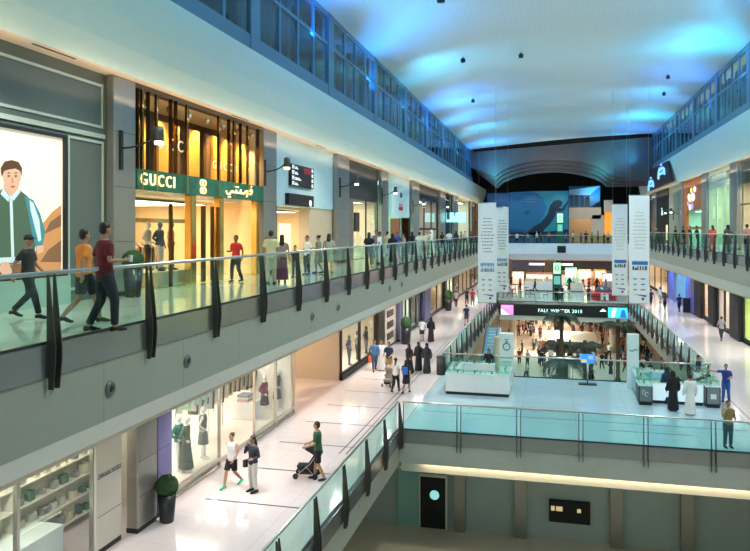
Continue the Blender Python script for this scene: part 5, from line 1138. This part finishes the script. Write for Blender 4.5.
for i, (u, y, c, h, lb) in enumerate(((571, 104, (.10, .35, .28), 2.6, 'teal display cabinet on the far lower level'), (578, 106, (.45, .70, .55), 2.2, 'pale green display cabinet on the far lower level'), (585, 103, (.30, .20, .15), 2.4, 'brown display cabinet on the far lower level'), (592, 107, (.6, .5, .35), 2.0, 'sand coloured display cabinet on the far lower level'), (600, 105, (.75, .25, .08), 2.3, 'orange display cabinet on the far lower level'), (608, 102, (.10, .10, .12), 2.0, 'charcoal display cabinet on the far lower level'), (577, 94, (.7, .68, .6), 1.1, 'low white counter right of the green totem on the far lower level'), (518, 104, (.5, .4, .3), 1.9, 'tan display cabinet left of the cafe counters'))):
    t = thing('display_cabinet', (atY(u, y), y, LF), lb, 'cabinet'); x = atY(u, y); MB().box(x-.8, x+.8, y, y+.7, LF+.1, LF+h).build('body', cloth(c), t, bevel=.03); MB().box(x-.75, x+.75, y+.05, y+.65, LF, LF+.1).build('plinth', M_dark, t); MB().box(x-.7, x+.7, y-.02, y-.001, LF+h*.45, LF+h*.9).build('display_panel', mat('cab_pale', (.8, .75, .6), .4), t)
for i, (u, y, c, hr) in enumerate(((511, 100, BLK, 'short'), (520, 97, (.5, .1, .05), 'short'), (535, 92.5, BLK, 'short'), (547, 97.5, BLK, 'scarf'), (569.5, 97, BLK, 'scarf'), (574, 100, WHT, 'short'), (583, 97, BLK, 'short'), (589, 100, RED, 'short'), (597, 96, BLK, 'scarf'), (606, 98, NAV, 'short'))):
    person(atY(u, y), y, LF, 50*i, 'person in %s %s' % (['black', 'rust', 'black', 'a black cloak', 'a black cloak', 'white', 'black', 'red', 'a black cloak', 'navy'][i], ['left of the cafe counters', 'beside the tan cabinet', 'in front of the long cafe counter', 'behind the long cafe counter', 'right of the green totem on the far lower level', 'by the teal cabinet', 'by the pale green cabinet', 'by the brown cabinet', 'by the sand coloured cabinet', 'by the charcoal cabinet'][i]), ('walk', 'stand')[i % 2], c, 'short', BLK, 'robe' if hr == 'scarf' else 'long', hr, cloth(BLK) if hr == 'scarf' else None, i % 3, 1.7)

# ================================================================== GROUND FLOOR THROUGH THE OPENING
def frond(p, az, L, droop, w):
    q = MB(); n = 9; pts = []
    for i in range(n+1):
        t = i/n; r = L*(t-.12*t*t); z = L*(.45*t-droop*t*t); pts.append(Vector((p[0]+r*cos(az), p[1]+r*sin(az), p[2]+z)))
    sd = Vector((-sin(az), cos(az), 0)); q.tube(pts, [.03*(1-.8*i/n) for i in range(n+1)], 4)
    for i in range(n*3):
        t = (i+1)/(n*3); k = min(int(t*n), n-1); b = pts[k].lerp(pts[k+1], t*n-k); d = (pts[k+1]-pts[k]).normalized(); ln = w*sin(pi*min(.98, .12+t*.85))**.7
        for s in (1, -1):
            e = b+sd*s*ln*.8+d*ln*.55-Vector((0, 0, ln*.45)); q.add([b-d*.03, b+d*.04, e], [(0, 1, 2)])
    return q
def palm(u, v, Y, L, nf, lb, trunk=True, w=.55):
    x, z = atY(u, Y), zY(u, v, Y); t = thing('palm_tree', (x, Y, GF), lb, 'tree')
    pr_ = [(.28, 0), (.2, .4)] + [(.16+.02*(i % 2), .5+i*(z-GF-.6)/14) for i in range(15)]
    MB().lathe([(r, a) for r, a in pr_], (x, Y, GF+.5), 10).build('trunk', mat('palm_trunk', (.09, .06, .04), .9, noise=.4, nscale=8), t)
    MB().lathe([(.5, 0), (.6, .55), (.55, .55), (.5, .45)], (x, Y, GF), 16).build('planter_pot', MATS['pot_charcoal'], t)
    rn = random.Random(int(u))
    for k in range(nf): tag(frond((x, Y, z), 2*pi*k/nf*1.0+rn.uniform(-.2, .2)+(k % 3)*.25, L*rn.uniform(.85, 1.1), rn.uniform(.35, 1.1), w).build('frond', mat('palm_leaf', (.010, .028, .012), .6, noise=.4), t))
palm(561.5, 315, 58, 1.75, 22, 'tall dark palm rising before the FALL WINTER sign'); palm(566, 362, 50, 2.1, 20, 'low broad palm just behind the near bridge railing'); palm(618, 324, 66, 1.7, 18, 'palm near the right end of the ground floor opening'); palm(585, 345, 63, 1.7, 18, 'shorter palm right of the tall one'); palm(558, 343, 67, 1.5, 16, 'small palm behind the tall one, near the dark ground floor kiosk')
t = thing('kiosk', (2.2, 86, GF), 'dark ground floor kiosk with white counter tops seen through the opening', 'kiosk'); MB().box(-1.2, 4.8, 83, 91, GF, GF+1.3).build('body', mat('kiosk_dark', (.03, .04, .04), .5), t, bevel=.04); MB().box(-1.3, 4.9, 82.9, 91.1, GF+1.301, GF+1.38).build('counter_top', mat('kiosk_top', (.55, .58, .5), .4), t); MB().box(.2, 1.8, 85, 86, GF+1.381, GF+2.0).build('display', M_lampN, t)
rn = random.Random(11)
for i in range(12):
    x = 3.4+2.5*(i % 4)+rn.uniform(-.3, .3); y = 93.5+5.6*(i//4)+rn.uniform(-.5, .5); hanging_rack(x, y, GF, 2.1, '%s ground floor garment stall in row %s' % (['first', 'second', 'third', 'fourth'][i % 4], ['one', 'two', 'three'][i//4]), [[(.2, .02, .02), BLK, (.12, .02, .02)], [BLK, (.2, .06, .03), (.04, .04, .04)], [(.22, .03, .04), BLK, (.05, .03, .02)]][i % 3], 'x', 1.9, .22)
for s, lb in ((-1, 'left'), (1, 'right')): MB().lathe([(.45, 0), (.40, .2), (.40, 3.8), (.45, 3.95)], (1+s*5.6, 85, GF), 20).build('column', mat('column_plaster', (.62, .56, .45), .5), None, lb+' round plaster column under the far lower bridge', 'column')
x = atY(497, 56); MB().lathe([(.32, 0), (.27, .2), (.27, 5.4), (.3, 5.6)], (x, 56, GF), 18).build('column', MATS['column_plaster'], None, 'slim round column standing in the opening behind the white kiosk tower', 'column')
# escalator at the left side of the opening
e = thing('escalator', (-4.9, 56, GF), 'pale blue escalator rising along the left side of the opening behind the white kiosk', 'escalator')
ya, yb, za, zb3 = 49.5, 60.5, GF, -8.35
m = MB(); m.prism([(ya, za), (ya, za+.05), (yb, zb3), (yb+1.5, zb3), (yb+1.5, zb3-.7), (yb, zb3-.75), (ya+1.2, za)], 'x', -5.45, -4.35); m.build('truss', mat('esc_steel', (.35, .42, .45), .3, .7), e)
n = 26; q = MB()
for i in range(n): f = i/n; q.box(-5.2, -4.6, ya+(yb-ya)*f, ya+(yb-ya)*(f+1/n), za+.05+(zb3-za)*f-.02, za+.1+(zb3-za)*(f+1/n))
q.build('steps', mat('esc_steps', (.45, .62, .68), .4), e)
for X, nm in ((-5.35, 'left'), (-4.45, 'right')):
    m = MB(); m.prism([(ya-.3, za+.06), (ya-.3, za+.95), (yb, zb3+.95), (yb+1.4, zb3+.95), (yb+1.4, zb3), (yb, zb3)], 'x', X-.01, X+.01); m.build('glass_side', glass('esc_glass', (.55, .85, .95), .25), e); MB().tube([(X, ya-.4, za+.95), (X, yb, zb3+.98), (X, yb+1.5, zb3+.98)], .04, 6).build('handrail', M_dark, e)
# storefront wall under the near bridge
struct('wall_back', MB().box(-11.9, 14, 33.0, 33.3, GF, -9.7), mat('ground_wall', (.50, .60, .60), .5))
def GX(u): return atY(u, 32.9)
dz = lambda v: zY(470, v, 32.9)
MB().box(GX(398), GX(419.5), 32.8, 32.99, GF, -9.75).build('wall_panel', mat('teal_panel', (.30, .60, .60), .3), None, 'teal glazed wall panel under the left end of the near bridge', 'panel')  # panel's own teal, one even colour
dd = thing('door_20', (GX(433), 32.9, GF), None, None); dd['kind'] = 'structure'; MB().box(GX(421), GX(446), 32.75, 32.99, GF, dz(479)).build('door_leaf', M_black, dd); lathe_y = MB(); lathe_y.lathe([(.22, 0), (.22, .02)], (0, 0, 0), 20); lathe_y.v = [(GX(435)+a, 32.74-c, dz(497)+b) for a, b, c in lathe_y.v]; lathe_y.build('emblem', mat('teal_emblem', (.3, .7, .7), emit=.8), dd)
q = MB(); q.box(GX(419.5), GX(421), 32.7, 32.99, GF, dz(476)); q.box(GX(446), GX(448), 32.7, 32.99, GF, dz(476)); q.box(GX(421), GX(446), 32.7, 32.99, dz(479), dz(476)); q.build('door_frame', mat('door_frame_white', (.7, .7, .66), .4), dd)
sg = thing('shop_sign', (GX(565), 32.8, dz(500)), 'black sign with small yellow lettering under the near bridge', 'sign'); MB().box(GX(549), GX(590), 32.7, 32.99, dz(512), dz(492)).build('board', M_black, sg)
for u_, w_2, h_2 in ((551, .16, .2), (556, .28, .2), (577, .16, .16)): MB().box(GX(u_), GX(u_)+w_2, 32.67, 32.699, dz(501), dz(501)+h_2).build('notice', mat('notice_cream', (.8, .65, .35), emit=.5), sg)
for k, u in enumerate((455, 515, 610, 680)): MB().box(GX(u), GX(u)+.5, 32.6, 32.99, GF, -9.75).build('pilaster', M_pier, None, ['nearest the dark door', 'left of the black sign', 'right of the black sign', 'rightmost'][k]+' grey pilaster on the wall under the near bridge', 'pillar')
# roof fixtures: pairs of small black fittings hanging just under the boards
for k, (u, v, dp) in enumerate(((440, 22, 34), (442, 33, 34), (463, 67, 46), (463, 78, 46), (473, 96, 60), (668, 48, 55), (664, 70, 62), (521, 60, 46))):
    lat = (u-375)/F*dp; x, y = lat*C_-dp*S_, dp*C_+lat*S_; zc = 10.72+1.45*((x+11.2)/24.1)**1.3+.45*sin(pi*(x+11.2)/24.1)**.8
    t = thing('ceiling_spotlight', (x, y, zc-.35), ['nearest', 'second nearest', 'third', 'fourth', 'fifth', 'right hand near', 'right hand far', 'middle'][k]+' small black fitting hanging below the boarded roof', 'lamp', 'small black fittings under the boarded roof')
    MB().lathe([(.14, -.30), (.16, -.1), (.05, 0)], (x, y, zc-.1), 12).build('housing', M_black, t); MB().tube([(x, y, zc-.12), (x, y, zc+.05)], .02, 5).build('stem', M_black, t)
# pushchairs
def pram(x, y, z, face, lb, c, s=1.0):
    t = thing('pushchair', (x, y, z), lb, 'pushchair', rz=radians(face)); t.scale = (s, s, s)
    def mk(n, m, mm): me = bpy.data.meshes.new(n); me.from_pydata(m.v, [], m.f); me.materials.append(mm); o = bpy.data.objects.new(n, me); COL.objects.link(o); o.parent = t; return o
    m = MB(); m.prism([(-.25, .35), (.30, .30), (.35, .45), (.0, .45), (-.32, .92), (-.40, .88)], 'x', -.2, .2); mk('seat', m, cloth(c))
    m = MB(); n = 8; m.prism([(-.36, .80)]+[(-.16+.36*cos(pi-a), .82+.30*sin(a)) for a in [pi*.72*i/n for i in range(n+1)]], 'x', -.23, .23); mk('hood', m, cloth(c))
    m = MB()
    for sx in (-.24, .24): m.tube([(sx, .38, .10), (sx, -.12, .52), (sx, -.48, 1.02)], .014, 6); m.tube([(sx, -.32, .10), (sx, .02, .45)], .014, 6)
    m.tube([(-.24, -.48, 1.02), (.24, -.48, 1.02)], .018, 6); mk('frame', m, M_steel)
    for sx in (-.26, .26):
        for sy in (.38, -.32): q = MB(); q.lathe([(.03, -.02), (.10, -.02), (.10, .02), (.03, .02)], (0, 0, 0), 14); q.v = [(sx+c_, sy+a, .10+b) for a, b, c_ in q.v]; mk('wheel', q, M_black)
    mk('basket', MB().box(-.2, .2, -.25, .25, .16, .27), M_black)
    bg_ = MB().box(-.2, .2, -.44, -.33, .5, .82); mk('bag', bg_, M_black)
x, y = ground(307.5, 477, LF); pram(x, y, LF, 98, 'black pushchair pushed by the man in the dark green tee', (.02, .02, .022), .9); x, y = ground(388.5, 386, LF); pram(x, y, LF, 172, 'small pushchair pushed by the man in the navy tee', (.3, .28, .26), .85)
# ================================================================== WHO STANDS WHERE
def px(u, v, floor): return ground(u, v, floor)
def onL(u, X): # point on the plane x=X seen at column u
    return X, yL(u, -X)
# three men walking on the near left upper gallery
x, y = px(28, 319, UF); person(x, y, UF, -75, 'man in a charcoal tee and cap walking in front of the large portrait poster', 'walk', (.03, .032, .035), 'short', BLK, 'long', 'cap', (.03, .03, .035), 1, 1.74)
x, y = px(84, 324, UF); person(x, y, UF, -25, 'man in an orange tee and black shorts walking, half hidden behind the man in maroon', 'walk', (.85, .28, .05), 'short', BLK, 'shorts', 'short', None, 1, 1.86)
x, y = px(112, 332, UF); x -= .15; p = person(x, y, UF, -32, 'man in a maroon polo and dark jeans walking with a cup in his raised hand', 'hold', (.13, .012, .02), 'short', (.02, .025, .035), 'long', 'short', None, 1, 1.98)
cb = MB(); cb.lathe([(.03, 0), (.036, .11)], (.20, .34, 1.12), 10)
me = bpy.data.meshes.new('cup'); me.from_pydata(cb.v, [], cb.f); me.materials.append(M_white); c_ = bpy.data.objects.new('drink_cup', me); COL.objects.link(c_); c_.parent = p
x, y = px(236, 282, UF); person(x, y, UF, 170, 'man in a red polo and black trousers standing at the entrance of the gold-lit boutique', 'hold', (.60, .03, .03), 'short', BLK, 'long', 'short', None, 2, 1.66)
# people by the left upper railing
def Lrow(u, X, **k): X, Y = onL(u, X); return person(X, Y, UF, **k)
Lrow(271, -9.3, face=10, label='man in a pale yellow shirt seen from behind beside the gold-lit boutique', pose='stand', top=(.72, .68, .42), bot=BEI, h=1.83)
Lrow(282, -9.2, face=20, label='woman with long dark hair and a deep red long skirt beside the man in yellow', pose='stand', top=(.35, .28, .24), bot=(.16, .02, .03), lower='maxi', hair='long', h=1.68)
Lrow(295, -9.8, face=170, label='small child in dark clothes between the groups by the gallery railing', pose='stand', top=BLK, bot=(.1, .1, .12), h=1.25)
Lrow(307, -9.8, face=150, label='person in a white shirt and black trousers facing the woman in olive', pose='stand', top=WHT, bot=BLK, h=1.62)
Lrow(318.5, -9.7, face=100, label='woman in an olive patterned dress with her hair up', pose='hold', top=(.22, .25, .16), bot=(.22, .25, .16), lower='dress', hair='bun', h=1.62)
Lrow(329, -9.3, face=10, label='woman with thick dark hair and a pale olive dress seen from behind', pose='stand', top=(.40, .42, .32), bot=(.40, .42, .32), lower='dress', hair='long', h=1.68)
L2 = [(369, BLK, BLK, 'long', 'long', 1.72, 'woman in a black top with long hair near the cream boutique window'), (376, (.2, .2, .22), GRY, 'long', 'short', 1.84, 'tall man in a dark grey tee standing behind the man in white'),
 (379.5, WHT, (.6, .6, .6), 'long', 'short', 1.76, 'man in a white tee and pale trousers before the cream boutique window'), (387.5, (.6, .55, .4), BEI, 'long', 'short', 1.76, 'man in a beige shirt between a man in white and a black cloak'),
 (392.5, BLK, BLK, 'robe', 'scarf', 1.64, 'woman in a black cloak and headscarf before the pale wall with red signs'), (397, (.03, .10, .40), NAV, 'long', 'short', 1.74, 'man in a bright blue shirt before the pale wall with red signs'),
 (404, (.45, .3, .25), DEN, 'long', 'long', 1.6, 'woman with a pinkish brown top beside the steel pier'), (412, BLK, BLK, 'robe', 'scarf', 1.72, 'broad figure in black beside the tall dark shop windows'),
 (419.5, (.6, .62, .62), (.5, .5, .5), 'long', 'short', 1.7, 'person in a light grey shirt next to the figure in black'), (425.5, (.68, .62, .48), (.6, .55, .45), 'long', 'short', 1.7, 'person in cream clothes beside the man in a white robe'),
 (431.5, WHT, WHT, 'robe', 'ghutra', 1.84, 'tall man in a white robe and white headscarf at the upper gallery railing'), (442, BLK, BLK, 'long', 'short', 1.68, 'man in black clothes just beyond the man in a white robe'),
 (449, WHT, DEN, 'long', 'short', 1.8, 'man in a white shirt and jeans near the hanging cyan sign'), (456, (.03, .04, .05), BLK, 'robe', 'scarf', 1.72, 'woman in dark robe near the hanging cyan sign'),
 (461, (.15, .15, .2), BLK, 'long', 'short', 1.7, 'man in a dark grey tee before the orange-lit shop'), (465, (.5, .5, .5), DEN, 'long', 'short', 1.72, 'man in a grey shirt before the orange-lit shop'), (471, (.3, .05, .05), BLK, 'long', 'short', 1.7, 'person in a dark red top near the far end of the left gallery')]
for i, (u, t, b, lw, hr, hh, lb) in enumerate(L2):
    Lrow(u, (-8.8, -9.6, -9.1, -10.0)[i % 4], face=(15, 170, 95, -20)[i % 4], label=lb, pose=('stand', 'hold', 'stand', 'walk')[i % 4], top=t, bot=b, lower=lw, hair=hr, hairc=(cloth(BLK) if hr == 'scarf' else cloth(WHT) if hr == 'ghutra' else None), h=hh, skin=i % 3)
# right upper gallery
R2 = [(657, GRY, 'long', 'person in grey leaning on the right upper railing beside the hanging white banner'), (676, BLK, 'long', 'leftmost of the men in black leaning on the right upper railing'), (684, BLK, 'long', 'man in black leaning on the railing before the pale green-grey wall'),
 (690.5, (.02, .02, .03), 'long', 'man in black leaning on the railing before the orange storefront'), (697.5, BLK, 'long', 'rightmost man in black leaning on the railing before the orange storefront'), (712.5, (.65, .10, .05), 'robe', 'woman in an orange red dress before the tall pale green windows'),
 (728, (.06, .05, .05), 'robe', 'woman in a dark robe and headscarf before the steel pier at right'), (747, (.5, .2, .2), 'long', 'person in a pink top at the right end of the right upper gallery')]
for i, (u, t, lw, lb) in enumerate(R2):
    X = 10.75; person(X, yR(u, X), RF, (90 if i in (0, 1, 2, 3, 4) else 20), lb, 'lean' if i < 5 else 'stand', t, 'short', BLK, lw, 'scarf' if i == 6 else 'long' if i == 5 else 'short', cloth(BLK) if i == 6 else None, i % 3, 1.72)
# left lower walkway
x, y = px(232, 487, LF); person(x, y, LF, 165, 'woman in a white tank top, black shorts and bright green shoes, lower walkway', 'walk', (.75, .78, .85), 'none', BLK, 'shorts', 'bun', None, 1, 1.66, (.02, .55, .25))
x, y = px(253, 492, LF); p = person(x, y, LF, 150, 'woman with long dark hair, dark jacket and white trousers holding a phone to her ear', 'phone', (.03, .04, .06), 'long', (.72, .70, .68), 'long', 'long', None, 1, 1.70)
child_box(p, 'handbag', .26, .36, -.12, .14, .72, .95, (.04, .03, .03))
x, y = px(318, 480, LF); person(x, y, LF, 98, 'man in a dark green tee and black shorts pushing a pushchair on the lower walkway', 'push', (.035, .11, .055), 'short', BLK, 'shorts', 'short', None, 1, 1.84)
G = [((374.5, 371), 'walk', (.05, .16, .34), 'long', DEN, 'long', 'short', 1.74, 200, 'man in a blue shirt and jeans beside the dark framed shop window'), ((381.5, 370.5), 'stand', WHT, 'long', WHT, 'robe', 'short', 1.7, 190, 'man in a long white robe between the men in blue and in navy'),
 ((389, 375), 'push', NAV, 'short', (.42, .28, .12), 'shorts', 'short', 1.8, 170, 'man in a navy tee and tan shorts behind the small pushchair'), ((395.7, 392), 'walk', WHT, 'short', BLK, 'long', 'tail', 1.66, -5, 'woman in a white top and black trousers walking away beside the pushchair'),
 ((406.3, 393.5), 'walk', BLK, 'short', BLK, 'skirt', 'long', 1.62, -5, 'woman in black with a bright blue backpack walking away'), ((409, 373.5), 'walk', BLK, 'long', BLK, 'robe', 'scarf', 1.62, 160, 'leftmost of three women in black cloaks walking together on the lower walkway'),
 ((418.5, 371.0), 'stand', BLK, 'long', BLK, 'robe', 'scarf', 1.62, 165, 'middle one of three women in black cloaks walking together on the lower walkway'), ((426.8, 373.5), 'stand', (.03, .03, .035), 'long', BLK, 'robe', 'scarf', 1.66, 165, 'rightmost of three women in black cloaks, next to the dark litter bin'),
 ((422, 341.5), 'walk', WHT, 'short', NAV, 'shorts', 'short', 1.66, 10, 'person in a white top and navy shorts beside a black cloak, beyond the trio'), ((431, 341.5), 'walk', BLK, 'long', BLK, 'robe', 'scarf', 1.7, 5, 'woman in a black cloak walking beside the person in a white top, beyond the trio'),
 ((466.4, 325.5), 'walk', NAV, 'short', (.1, .1, .12), 'shorts', 'short', 1.72, 0, 'man in a dark blue tee walking alone by the lower glass railing'), ((456, 307), 'walk', (.6, .5, .5), 'short', (.12, .02, .04), 'long', 'short', 1.7, 10, 'person in a pale top and dark red trousers near the far planter'),
 ((466.8, 304.5), 'walk', (.03, .03, .05), 'short', BLK, 'long', 'short', 1.76, 0, 'man in dark clothes left of the red top, far down the lower walkway'), ((472.6, 305.5), 'stand', (.5, .05, .05), 'short', GRY, 'long', 'short', 1.74, 0, 'person in a red top far down the left lower walkway'),
 ((479.2, 303), 'walk', (.05, .15, .35), 'short', BLK, 'long', 'long', 1.7, 20, 'person in blue beside the hanging banner, far down the left lower walkway')]
for (fp, ps, t, sl, b, lw, hr, hh, fc, lb) in G:
    x, y = px(fp[0], fp[1], LF); p = person(x, y, LF, fc, lb, ps, t, sl, b, lw, hr, cloth(BLK) if hr == 'scarf' else None, 1, hh*1.0)
    if 'backpack' in lb: child_box(p, 'backpack', -.15, .15, -.28, -.13, 1.02, 1.42, (.03, .14, .55), .05)
    if 'blue shirt and jeans' in lb: child_box(p, 'shopping_bag', .20, .34, -.1, .2, .5, .85, (.7, .16, .04))
# right lower walkway and bridge
x, y = px(721.5, 341, LF); person(x, y, LF, 5, 'man in a striped grey tee walking away on the right lower walkway', 'walk', (.28, .28, .33), 'short', (.03, .03, .05), 'long', 'short', None, 1, 1.74)
for (u, v, t, b, lb) in ((651, 306, NAV, BLK, 'person in navy beside the hanging white banner on the right lower walkway'), (665, 310, (.1, .1, .12), BLK, 'person in black and grey in the middle of the far right lower walkway'), (679.3, 312, (.01, .04, .15), BLK, 'person in dark blue beside the tall black bin near the blue wall'), (660, 303, WHT, BEI, 'person in white, furthest on the right lower walkway')):
    x, y = px(u, v, LF); person(x, y, LF, 10, lb, 'walk', t, 'short', b, 'long', 'short', None, 2, 1.72)
x, y = px(666.8, 403, LF); person(x, y, LF, 20, 'woman in a dark navy cloak, left of the woman in black at the glass kiosk', 'stand', (.02, .035, .07), 'long', BLK, 'robe', 'scarf', cloth((.02, .03, .05)), 1, 1.62)
x, y = px(673, 410.5, LF); person(x, y, LF, 15, 'woman in a flowing black cloak standing at the glass kiosk', 'stand', BLK, 'long', BLK, 'robe', 'scarf', cloth(BLK), 1, 1.72)
x, y = px(690, 414.5, LF); person(x, y, LF, 10, 'man in a long white robe standing at the glass kiosk', 'stand', (.8, .76, .72), 'long', WHT, 'robe', 'short', None, 1, 1.72)
x, y = px(698.5, 390, LF); person(x, y, LF, -120, 'seller in a dark suit leaning over the glass counter of the kiosk', 'hold', (.02, .025, .04), 'long', BLK, 'long', 'short', None, 1, 1.72)
x, y = px(726, 402, LF); p = person(x, y, LF, 110, 'man in a royal blue tee and jeans holding out an arm over the kiosk counter', 'point', (.02, .05, .25), 'short', (.03, .12, .36), 'long', 'short', None, 1, 1.74)
p.rotation_euler = (0, 0, radians(165))
x, y = atY(728, B0+.62), B0+.62; person(x, y, LF, 190, 'man in a khaki jacket with a hand at his face behind the near railing', 'phone', (.36, .25, .11), 'long', (.04, .08, .15), 'long', 'short', None, 1, 1.70)
x, y = px(488.5, 380, LF); person(x, y, LF, 170, 'saleswoman in black standing inside the white kiosk', 'stand', BLK, 'long', BLK, 'long', 'long', None, 1, 1.66)
# far lower bridge
for (u, t, lb) in ((556.5, BLK, 'left one of two people in black by the green information totem'), (562, (.04, .03, .04), 'right one of two people in black by the green information totem, with a bag'), (588.5, (.12, .02, .03), 'person in dark red seated side by the round red stand')):
    Y = 82.0; person(atY(u, Y), Y, LF, 30, lb, 'stand', t, 'short', BLK, 'long', 'short', None, 2, 1.72)
# far upper bridge
cols = [WHT, BLK, (.5, .35, .25), (.6, .6, .55), BLK, (.35, .08, .06), (.08, .1, .1), WHT, GRY, BLK, (.25, .22, .1), (.05, .2, .2), BLK, (.5, .5, .5)]
us = [517, 524, 528, 537, 541, 549, 566, 573, 581, 586, 592, 598, 604, 608]
beh = ['leftmost figure by the far upper railing', 'second figure from the left by the far upper railing', 'third figure from the left by the far upper railing', 'fourth figure from the left, before the dark diver shape on the hoarding', 'fifth figure from the left, before the diver shape on the hoarding', 'figure just left of the green totem on the far upper bridge', 'first figure right of the blue hoarding on the far upper bridge', 'second figure right of the blue hoarding', 'third figure right of the blue hoarding', 'fourth figure right of the blue hoarding', 'figure left of the orange-lit shop on the far upper bridge', 'figure before the left edge of the orange-lit shop', 'figure before the middle of the orange-lit shop', 'figure beside the right hand white banner on the far upper bridge']
cn = ['in white', 'in black', 'in tan', 'in pale grey', 'in black', 'in dark red', 'in charcoal', 'in white', 'in grey', 'in black', 'in olive', 'in teal', 'in black', 'in light grey']
for i, u in enumerate(us):
    Y = 98.3+(i % 3)*.7; person(atY(u, Y), Y, UF, 40*i, beh[i].replace('figure', 'person ' + cn[i], 1), 'stand', cols[i], 'short', BLK, 'long', 'short', None, i % 3, 1.5 + .2*(i % 2))
# ground-floor crowd
rnd = random.Random(3); spots = []
pal = [(BLK, 'black'), (WHT, 'white'), ((.25, .02, .02), 'red'), (NAV, 'navy'), (BEI, 'beige'), (GRY, 'grey'), (BLK, 'black'), ((.45, .12, .05), 'rust')]
tries = 0
while len(spots) < 120 and tries < 9000:
    tries += 1
    y = 62+50*rnd.random()**.9; x = -5.5+17.5*rnd.random()
    if any((x-a)**2+(y-b)**2 < .8 for a, b in spots): continue
    if -1.6 < x < 5.4 and 82 < y < 92: continue
    if any(abs(x-a) < 1.4 and abs(y-b) < 1.4 for a, b in ((.2, 58), (5.2, 62.5), (.3, 67), (2.4, 63), (7.3, 66.3))): continue
    if x > 2 and any(abs(y-(93.5+5.6*k)) < 1.0 for k in range(3)): continue
    if abs(abs(x-1)-5.6) < .8 and abs(y-85) < 1: continue
    spots.append((x, y)); c, n_ = pal[len(spots) % 8]; robe = n_ == 'black' and rnd.random() < .5
    side = 'left' if x < 1.5 else 'right'; dist = 'near the palms' if y < 80 else 'far behind the palms'
    person(x, y, GF, rnd.random()*360, 'person in %s %s, ground floor crowd, %s half, %s' % (n_, 'robes' if robe else 'clothes', side, dist), ('stand', 'walk', 'hold')[tries % 3], c, 'short', BLK if n_ != 'navy' else BEI,
        'robe' if robe else 'long', 'scarf' if robe else 'short', cloth(BLK) if robe else None, tries % 3, 1.6+.2*rnd.random(), group='crowd: %s %s %s %s' % (n_, 'robes' if robe else 'clothes', side, dist))
